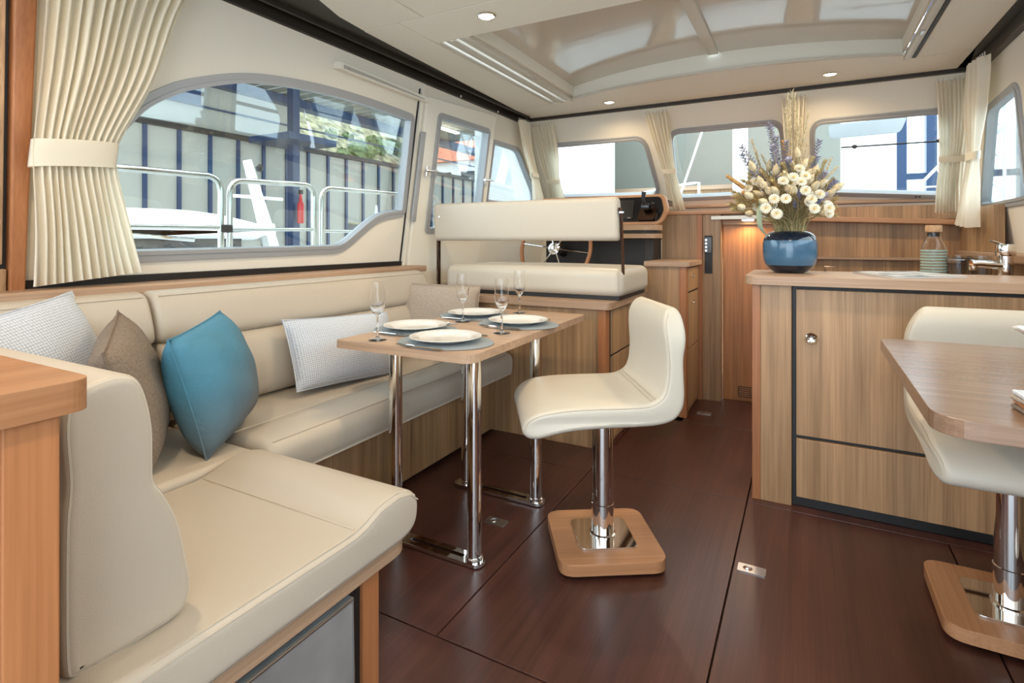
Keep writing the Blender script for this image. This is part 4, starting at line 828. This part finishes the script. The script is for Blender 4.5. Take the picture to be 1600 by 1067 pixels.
for k in range(30):
    a = r2.uniform(math.pi*.92, math.pi*2.08); q = r2.uniform(.6, 1.0); flower('wheat_ear', 1226+82*q*math.cos(a), 322+70*q*math.sin(a), r2.uniform(-.12, .1))
m = MB()
for k in range(260):
    a = rf.uniform(0, 6.283); r = rf.uniform(.02, .17); z = rf.uniform(.08, .24)-.3*max(0, r-.12); tip = TOP+Vector((r*math.cos(a), r*math.sin(a)*.9, z)); m.tube(stempath(tip), .0013, 4)
gs = m.build('dried_stem_filling', 'straw', None, origin=TOP); tag(gs, 'dense fine dried stems filling the vase bouquet', 'dried stems'); gs['kind'] = 'stuff'
lf = MB(); q = catmull([pxpt(1200, 370, -.1), pxpt(1188, 355, -.12), pxpt(1186, 330, -.12), pxpt(1188, 318, -.1)], 4); v = []; 
for i, p in enumerate(q):
    ww = .010*math.sin(math.pi*(i+.3)/len(q)); v += [p+Vector((ww, 0, 0)), p+Vector((0, -.003, 0)), p+Vector((-ww, 0, 0))]
lf.add(v, [(i*3+a, i*3+a+1, i*3+a+4, i*3+a+3) for i in range(len(q)-1) for a in (0, 1)]); lo = lf.build('dried_leaf', 'leafg', None, True); tag(lo, 'single grey green leaf hanging over the vase rim', 'leaf')
# magazine
mg = thing('magazine', 'white magazine with printed cover lying on the galley counter', 'magazine', (.43, 2.75, ZC))
def printed():
    m, nt, n, l, b = nodes('printed_cover'); tc = n.new('ShaderNodeTexCoord'); v = n.new('ShaderNodeTexNoise'); v.inputs['Scale'].default_value = 11; v.inputs['Detail'].default_value = 6; l.new(tc.outputs['Object'], v.inputs['Vector'])
    r = n.new('ShaderNodeValToRGB'); e = r.color_ramp.elements; e[0].position = .36; e[0].color = (.16, .24, .27, 1); e[1].position = .56; e[1].color = (.80, .80, .78, 1); x = r.color_ramp.elements.new(.44); x.color = (.45, .46, .42, 1)
    l.new(v.outputs[0], r.inputs[0]); l.new(r.outputs[0], b.inputs['Base Color']); b.inputs['Roughness'].default_value = .25; return m
M['print'] = printed()
MB().holed([(.19, 2.86), (.30, 2.55), (.56, 2.72), (.44, 3.0)], [], lambda a, b, d: (a, b, d), ZC, ZC+.008).build('pages', 'porcelain', mg)
MB().holed([(.188, 2.862), (.30, 2.546), (.563, 2.72), (.44, 3.003)], [], lambda a, b, d: (a, b, d), ZC+.008, ZC+.010).build('cover', 'print', mg)
# forward galley worktop and things behind the counter
fw_ = tag(MB().box(.05, .99, 3.15, 3.75, .885, .912).build('sink_worktop', 'edge_x', bevel=.004), 'low wooden sink worktop behind the galley counter', 'worktop')
sb_ = thing('sink_cabinet', 'wooden sink cabinet under the low worktop behind the counter', 'cabinet', (.5, 3.45, 0)); box('body', 'wz', sb_, .07, .98, 3.18, 3.75, 0, .884); box('door', 'wz', sb_, .12, .55, 3.165, 3.18, .1, .85); box('door', 'wz', sb_, .56, .96, 3.165, 3.18, .1, .85)
ZF = .9125
bt = thing('carafe', 'clear glass carafe with cork stopper and green rings behind the counter', 'carafe', (.575, 3.43, ZF)); bx_, by_ = .575, 3.43
MB().lathe([(0, .0), (.050, .0), (.053, .006), (.053, .13), (.050, .155), (.034, .185), (.030, .20), (.030, .228), (.0285, .228), (.0285, .20), (.032, .184), (.048, .153), (.051, .13), (.051, .008), (0, .006)], 32, (bx_, by_, ZF)).build('body', 'glass', bt, True)
M['cork'] = plain('cork', (.55, .34, .19), .9, bump=.4, bscale=150, var=.15, vscale=80); M['mint'] = plain('mint_band', (.30, .42, .38), .4); M['smoke'] = clear_glass('smoke_glass', (.80, .84, .86), .02)
MB().lathe([(.0, .205), (.026, .205), (.027, .226), (.034, .228), (.035, .232), (.035, .258), (.032, .262), (0, .262)], 24, (bx_, by_, ZF)).build('stopper', 'cork', bt, True)
for k in range(9): MB().lathe([(.0535, .012+.0145*k), (.0550, .014+.0145*k), (.0550, .020+.0145*k), (.0535, .022+.0145*k)], 28, (bx_, by_, ZF)).build('ring', 'mint', bt, True, label='mint green ring')
for x, lb in ((.67, 'ribbed smoked glass tumbler next to the carafe'), (.755, 'ribbed smoked glass tumbler nearer the tap')):
    m = MB(); v = []; pr = [(.001, .0), (.040, 0), (.042, .01), (.050, .11), (.047, .11), (.039, .012), (.001, .010)]
    m.lathe(pr, 28, (x, 3.42, ZF)); tag(m.build('tumbler', 'smoke', None, True), lb, 'glass', 'smoked tumblers behind the counter')
fc = thing('tap', 'chrome mixer tap standing behind the counter at the right', 'tap', (.80, 3.22, ZF)); fx, fy = .80, 3.22
MB().lathe([(.036, 0), (.036, .006), (.028, .010), (.028, .115)], 28, (fx, fy, ZF)).build('body', 'chrome', fc, True)
MB().lathe([(.034, .115), (.036, .12), (.036, .16), (.034, .168), (.0, .172)], 28, (fx, fy, ZF)).build('handle_cap', 'chrome', fc, True); MB().tube([(fx-.01, fy-.01, ZF+.165), (fx-.06, fy-.03, ZF+.185)], [.007, .005], 8).build('lever', 'chrome', fc, True)
MB().tube([(fx, fy, ZF+.07), (fx-.10, fy-.03, ZF+.08), (fx-.13, fy-.04, ZF+.078)], [.02, .017, .017], 14).build('spout', 'chrome', fc, True); MB().lathe([(.016, .05), (.017, .072)], 16, (fx-.122, fy-.037, ZF)).build('nozzle', 'chrome', fc, True)
hk = tag(MB().tube([(.085, 2.99, ZC), (.085, 2.99, ZC+.022), (.13, 2.99, ZC+.022)], .003, 6).build('towel_hook', 'dark_steel', None), 'small bent dark steel hook on the counter beside the vase', 'hook')

# ---------------------------------------------------------------- outside: side deck, hall, boats
struct(MB().box(-3.2, -2.26, -1, 4.6, .80, .86).build('side_deck', 'deck'), 'pale side deck of the boat outside the port window', 'deck')
struct(MB().box(-2.2, 1.1, 4.85, 7.2, .95, 1.22).build('fore_deck', 'deck'), 'pale foredeck in front of the windscreen', 'deck')
def loop(y0, y1, z, label):
    t = thing('deck_rail', label, 'railing', (-2.8, (y0+y1)/2, .86), 'chrome deck railings outside the port window')
    P = [(-2.8, y0, .86), (-2.8, y0, z-.08)]+[(-2.8, y0+.075*(1-math.cos(a)), z-.075+.075*math.sin(a)) for a in (R(22), R(45), R(67), R(90))]+[(-2.8, y1-.075+.075*math.sin(a), z+.018-.075+.075*math.cos(a)) for a in (0, R(22), R(45), R(67))]+[(-2.8, y1, z-.06), (-2.8, y1, .86)]
    MB().tube(P, .0165, 12).build('hoop', 'rail_chrome', t, True); MB().tube([(-2.8, y0, 1.158), (-2.8, y1, 1.168)], .011, 10).build('lower_rail', 'rail_chrome', t, True); return t
loop(.6, 1.859, 1.425, 'chrome deck rail hoop nearest the large curtain'); loop(1.91, 2.497, 1.435, 'short chrome deck rail hoop in the middle of the arched window'); loop(2.56, 3.7, 1.447, 'chrome deck rail hoop by the forward end of the arched window')
tag(MB().box(-2.82, -2.78, 1.85, 1.92, 1.14, 1.185).build('rail_clamp', 'black', bevel=.008), 'black clamp joining two deck rail hoops', 'clamp')
struct(MB().box(-40, 30, -20, 60, -1.7, -1.6).build('ground', 'hall_floor'), 'grey hall floor outside the boat', 'ground')
hw_ = sempty('wall_hall', (-12, 10, -1.6), 'beige sheet metal hall wall with blue mullions outside the port window', 'wall')
for k in range(-2, 26):
    y = 6.29+.70*(k-0); 
    if k == 8: continue
for k in range(-3, 24):
    y = 6.29+.70*k; last = k >= 8
    MB().box(-12.06, -12.0, y+.03, y+.67, -1.6 if not 8 <= k <= 14 else 1.62, 3.5).build('wall_panel', 'hall_panel', hw_)
    MB().box(-12.03, -11.95, y-.04, y+.04, -1.6, 3.55).build('mullion', 'blue_paint', hw_)
for k in range(8, 15):
    y = 6.29+.70*k; MB().box(-12.08, -12.04, y+.03, y+.67, -1.6, 1.58).build('glazing', 'hall_dark', hw_)
MB().box(-12.05, -11.9, 3, 25, 3.5, 3.62).build('beam', 'track', hw_); MB().box(-12.2, -11.8, 3, 25, 4.62, 4.84).build('beam', 'blue_paint', hw_); MB().box(-12.02, -11.98, 3, 25, 4.1, 4.14).build('glazing_bar', 'blue_paint', hw_)
MB().box(-12.1, -12.05, 3, 10.2, 3.62, 4.62).build('upper_panel', 'hall_panel', hw_)
MB().box(-11.0, -10.8, 9.0, 9.2, -1.6, 4.83).build('column', 'blue_paint', hw_); MB().box(-11.6, -10.2, 8.4, 9.8, 3.4, 3.55).build('column_bracket', 'blue_paint', hw_)
MB().box(-12.0, -11.85, 4, 7.4, 4.1, 4.6).build('beam', 'blue_paint', hw_)
hr = sempty('ceiling_hall', (-10, 12, 5.4), 'ribbed grey hall roof with strip lights outside the port window', 'ceiling')
for k in range(40): MB().box(-12.1, -3.6, 3+.36*k, 3.30+.36*k, 4.86, 4.92).build('roof_slat', 'hall_grey', hr)
for x, y in ((-9.6, 8.2), (-10.5, 14)): MB().box(x, x+.12, y, y+1.5, 4.72, 4.78).build('strip_light', emit('strip_light_glow', (1, .97, .9), 6) if y < 10 else bpy.data.materials['strip_light_glow'], hr)
struct(MB().add([(-22, 2, 2), (-22, 40, 2), (-34, 40, 14), (-34, 2, 14), (-22, 2, -2), (-22, 40, -2)], [(0, 1, 2, 3), (4, 5, 1, 0)]).build('hillside', 'hill', None), 'scrubby green and tan hillside beyond the hall', 'hill')
rb = random.Random(3); m = MB(); M['bush'] = plain('bush_leaves', (.075, .10, .035), .9, bump=1, bscale=9, var=.6, vscale=5)
for k in range(90):
    y = rb.uniform(8, 36); t_ = rb.uniform(.0, .55); x = -22-12*t_; z = 2+12*t_; r = rb.uniform(.35, 1.1); v = []; f = []
    for i in range(7):
        for j in range(10):
            a = math.pi*i/6; b = 2*math.pi*j/10; q = r*(.7+.6*rb.random()); v.append((x+q*math.sin(a)*math.cos(b), y+q*math.sin(a)*math.sin(b), z+q*math.cos(a)*.8))
    for i in range(6):
        for j in range(10): f.append((i*10+j, (i+1)*10+j, (i+1)*10+(j+1) % 10, i*10+(j+1) % 10))
    m.add(v, f)
sh = tag(m.build('hillside_scrub', 'bush', None), 'green scrub growing over the hillside beyond the hall', 'scrub'); sh['kind'] = 'stuff'
# white motor boat beyond the rail
wb = thing('motor_boat', 'white motor boat lying beside, seen through the arched window', 'boat', (-6, 4, -1.6))
MB().soft_extrude(rpoly([(2.0, 1.10), (4.2, 1.10), (4.5, 1.24), (3.6, 1.42), (2.2, 1.40)], [.05, .05, .08, .4, .1], 5), -7.4, -5.6, .1, lambda a, b, wv: (wv, a, b)).build('cabin_roof', 'hall_white', wb, True, angle=60)
MB().soft_extrude(rpoly([(.5, -.8), (5.8, -.8), (6.4, .75), (.3, .70)], .1), -7.8, -5.2, .1, lambda a, b, wv: (wv, a, b)).build('hull', 'hall_white', wb, True, angle=50); MB().box(-7.3, -5.65, 2.2, 4.0, .72, 1.16).build('cabin', 'hall_dark', wb)
MB().tube([(-5.9, 4.62, .9), (-5.9, 4.25, 2.06)], [.10, .05], 8).build('mast', 'hall_white', wb, True); MB().tube([(-5.9, 4.05, 1.62), (-5.9, 4.75, 1.62)], .02, 6).build('spreader', 'hall_white', wb); MB().lathe([(.03, 0), (.05, .05), (.0, .1)], 10, (-5.9, 4.42, 1.94)).build('lamp', 'hall_dark', wb)
MB().tube([(-5.4, 2.4, .75), (-5.4, 2.7, 1.15), (-5.4, 3.3, 1.1)], .02, 6).tube([(-5.3, 2.3, .9), (-5.3, 5.3, 1.02)], .015, 6).build('hand_rail', 'chrome', wb)
for k, y in enumerate((2.5, 3.1, 3.9, 4.7, 5.2)): MB().tube([(-5.3, y, .7), (-5.3, y, .9+.04*(y-2.3))], .013, 6).build('stanchion', 'chrome', wb)
ex = thing('fire_extinguisher', 'red fire extinguisher on the blue hall column', 'extinguisher', (-10.9, 8.92, 1.55)); MB().lathe([(.07, 0), (.08, .05), (.08, .45), (.04, .54), (.03, .7)], 14, (-10.65, 9.1, 1.5)).build('cylinder', 'red', ex, True); MB().box(-10.7, -10.6, 9.07, 9.13, 2.2, 2.3).build('valve', 'black', ex)
mp = tag(MB().box(-11.98, -11.96, 13.05, 14.15, 1.0, 1.75).build('wall_map', plain('pale_blue_map', (.42, .62, .70), .5, var=.4, vscale=2.5), None), 'pale blue map poster in the dark hall glazing', 'poster')
pr_ = tag(MB().lathe([(.02, -1.6), (.02, .6), (.12, .7), (.10, 1.1), (.03, 1.9), (.0, 1.95)], 12, (-9, 9.9, 0)).build('closed_parasol', 'hall_white', None, True), 'closed white parasol standing in the hall', 'parasol')
hs_ = thing('house', 'white house with red tiled roof seen through the side door', 'house', (-15, 24, -1.6)); MB().box(-17, -13, 22, 26, -1.6, 5.0).build('wall', 'hall_white', hs_); MB().add([(-17.3, 21.7, 4.9), (-12.7, 21.7, 4.9), (-12.7, 26.3, 4.9), (-17.3, 26.3, 4.9), (-17.3, 24, 6.5), (-12.7, 24, 6.5)], [(0, 1, 5, 4), (3, 4, 5, 2), (1, 2, 5), (0, 4, 3), (0, 3, 2, 1)]).build('roof', 'tile_red', hs_); MB().box(-16.0, -15.2, 21.96, 22, 3.4, 4.4).build('window', 'hall_dark', hs_); MB().box(-14.6, -13.8, 21.96, 22, 3.4, 4.4).build('window', 'hall_dark', hs_)
# hall front seen through the windscreen
struct(MB().box(-6.5, .55, 11.0, 11.1, -1.6, 6).build('wall_hall_front', 'hall_grey'), 'plain beige hall wall ahead of the windscreen', 'wall')
scb = tag(MB().box(-5.6, -2.85, 8.9, 9.0, -1.6, 4.8).build('projection_board', 'hall_white', None), 'large white board in the hall ahead of the helm', 'board')
tag(MB().box(-1.02, -.80, 9.4, 9.5, -1.6, 5).build('white_post', 'hall_white', None), 'white square post in the hall ahead of the middle pane', 'post')
ct = thing('display_counter', 'brown wooden display counter in the hall ahead of the windscreen', 'counter', (-2.2, 9.9, -1.6)); MB().box(-2.7, .3, 9.7, 10.4, -1.6, 1.95).build('body', 'wz', ct); MB().box(-4.2, .35, 9.6, 10.5, 1.95, 2.02).build('top', 'edge_x', ct)
pp = thing('potted_plant', 'dark leafy plant in the hall ahead of the helm', 'plant', (-3.75, 9.95, 2.02)); MB().lathe([(.12, 0), (.16, .25)], 14, (-3.75, 9.95, 2.021)).build('pot', 'black', pp, True)
m = MB()
for k in range(60):
    a = rb.uniform(0, 6.28); e = rb.uniform(.2, 1.4); d = Vector((math.cos(a)*math.cos(e), math.sin(a)*math.cos(e), math.sin(e))); p = Vector((-3.75, 9.95, 2.3))+d*rb.uniform(.05, .22); s_ = d.cross(Vector((0, 0, 1))).normalized()*.04
    m.add([p, p+d*.08+s_, p+d*.18, p+d*.08-s_], [(0, 1, 2, 3)])
m.build('foliage', plain('dark_leaves', (.04, .08, .03), .6), pp)
wr = thing('bow_rail', 'chrome bow rail hoop seen through the port windscreen', 'railing', (-1.4, 6.0, 1.2)); MB().tube([(p.x, p.y, p.z) for p in catmull([(-1.75, 6, 1.2), (-1.74, 6, 1.48), (-1.65, 6, 1.6), (-1.3, 6.05, 1.68), (-1.0, 6.1, 1.72)], 5)]+[(-1.0, 6.1, 1.2)], .014, 8).build('hoop', 'chrome', wr, True)
wy = thing('antenna_line', 'thin slanted white line outside the middle windscreen', 'line', (-1.2, 6.3, 1.2)); MB().tube([(-1.37, 6.3, 1.2), (-1.0, 6.3, 2.3)], .012, 6).build('wire', 'hall_white', wy)
# blue framed glass front and lighting truss to starboard
gf = sempty('wall_hall_glass', (3, 11, -1.6), 'bright glazed hall front with blue frames', 'wall')
for x in (1.35, 1.75, 2.25, 2.9, 3.6): MB().box(x, x+.14, 11.0, 11.2, -1.6, 7).build('blue_column', 'blue_paint', gf)
for z in (2.1, 4.4): MB().box(1.3, 8, 11.02, 11.15, z, z+.1).build('blue_bar', 'blue_paint', gf)
MB().box(.56, 1.35, 11.0, 11.1, -1.6, 7).build('white_panel', 'hall_white', gf)
for y in (5.6, 6.6, 8.0): MB().box(2.6, 2.7, y, y+.12, -1.6, 7).build('blue_column', 'blue_paint', gf)
MB().box(2.62, 2.68, 4, 9, 1.55, 1.6).build('blue_bar', 'blue_paint', gf)
tt = thing('lighting_truss', 'slanted white lattice truss outside the starboard windscreen', 'truss', (1.6, 8.5, .5))
def truss(a, b, w_, n):
    a, b = Vector(a), Vector(b); d = (b-a); u = d.normalized().cross(Vector((0, 1, 0))).normalized()*w_
    for o in (u, -u): MB().tube([a+o, b+o], .018, 6).build('chord', 'hall_white', tt)
    for k in range(n): MB().tube([a+d*(k/n)+(u if k % 2 else -u), a+d*((k+1)/n)+(-u if k % 2 else u)], .011, 5).build('brace', 'hall_white', tt)
truss((1.0, 8.5, 1.3), (2.0, 8.5, 2.5), .10, 9); truss((2.0, 8.5, .9), (2.0, 8.5, 3.2), .10, 12)
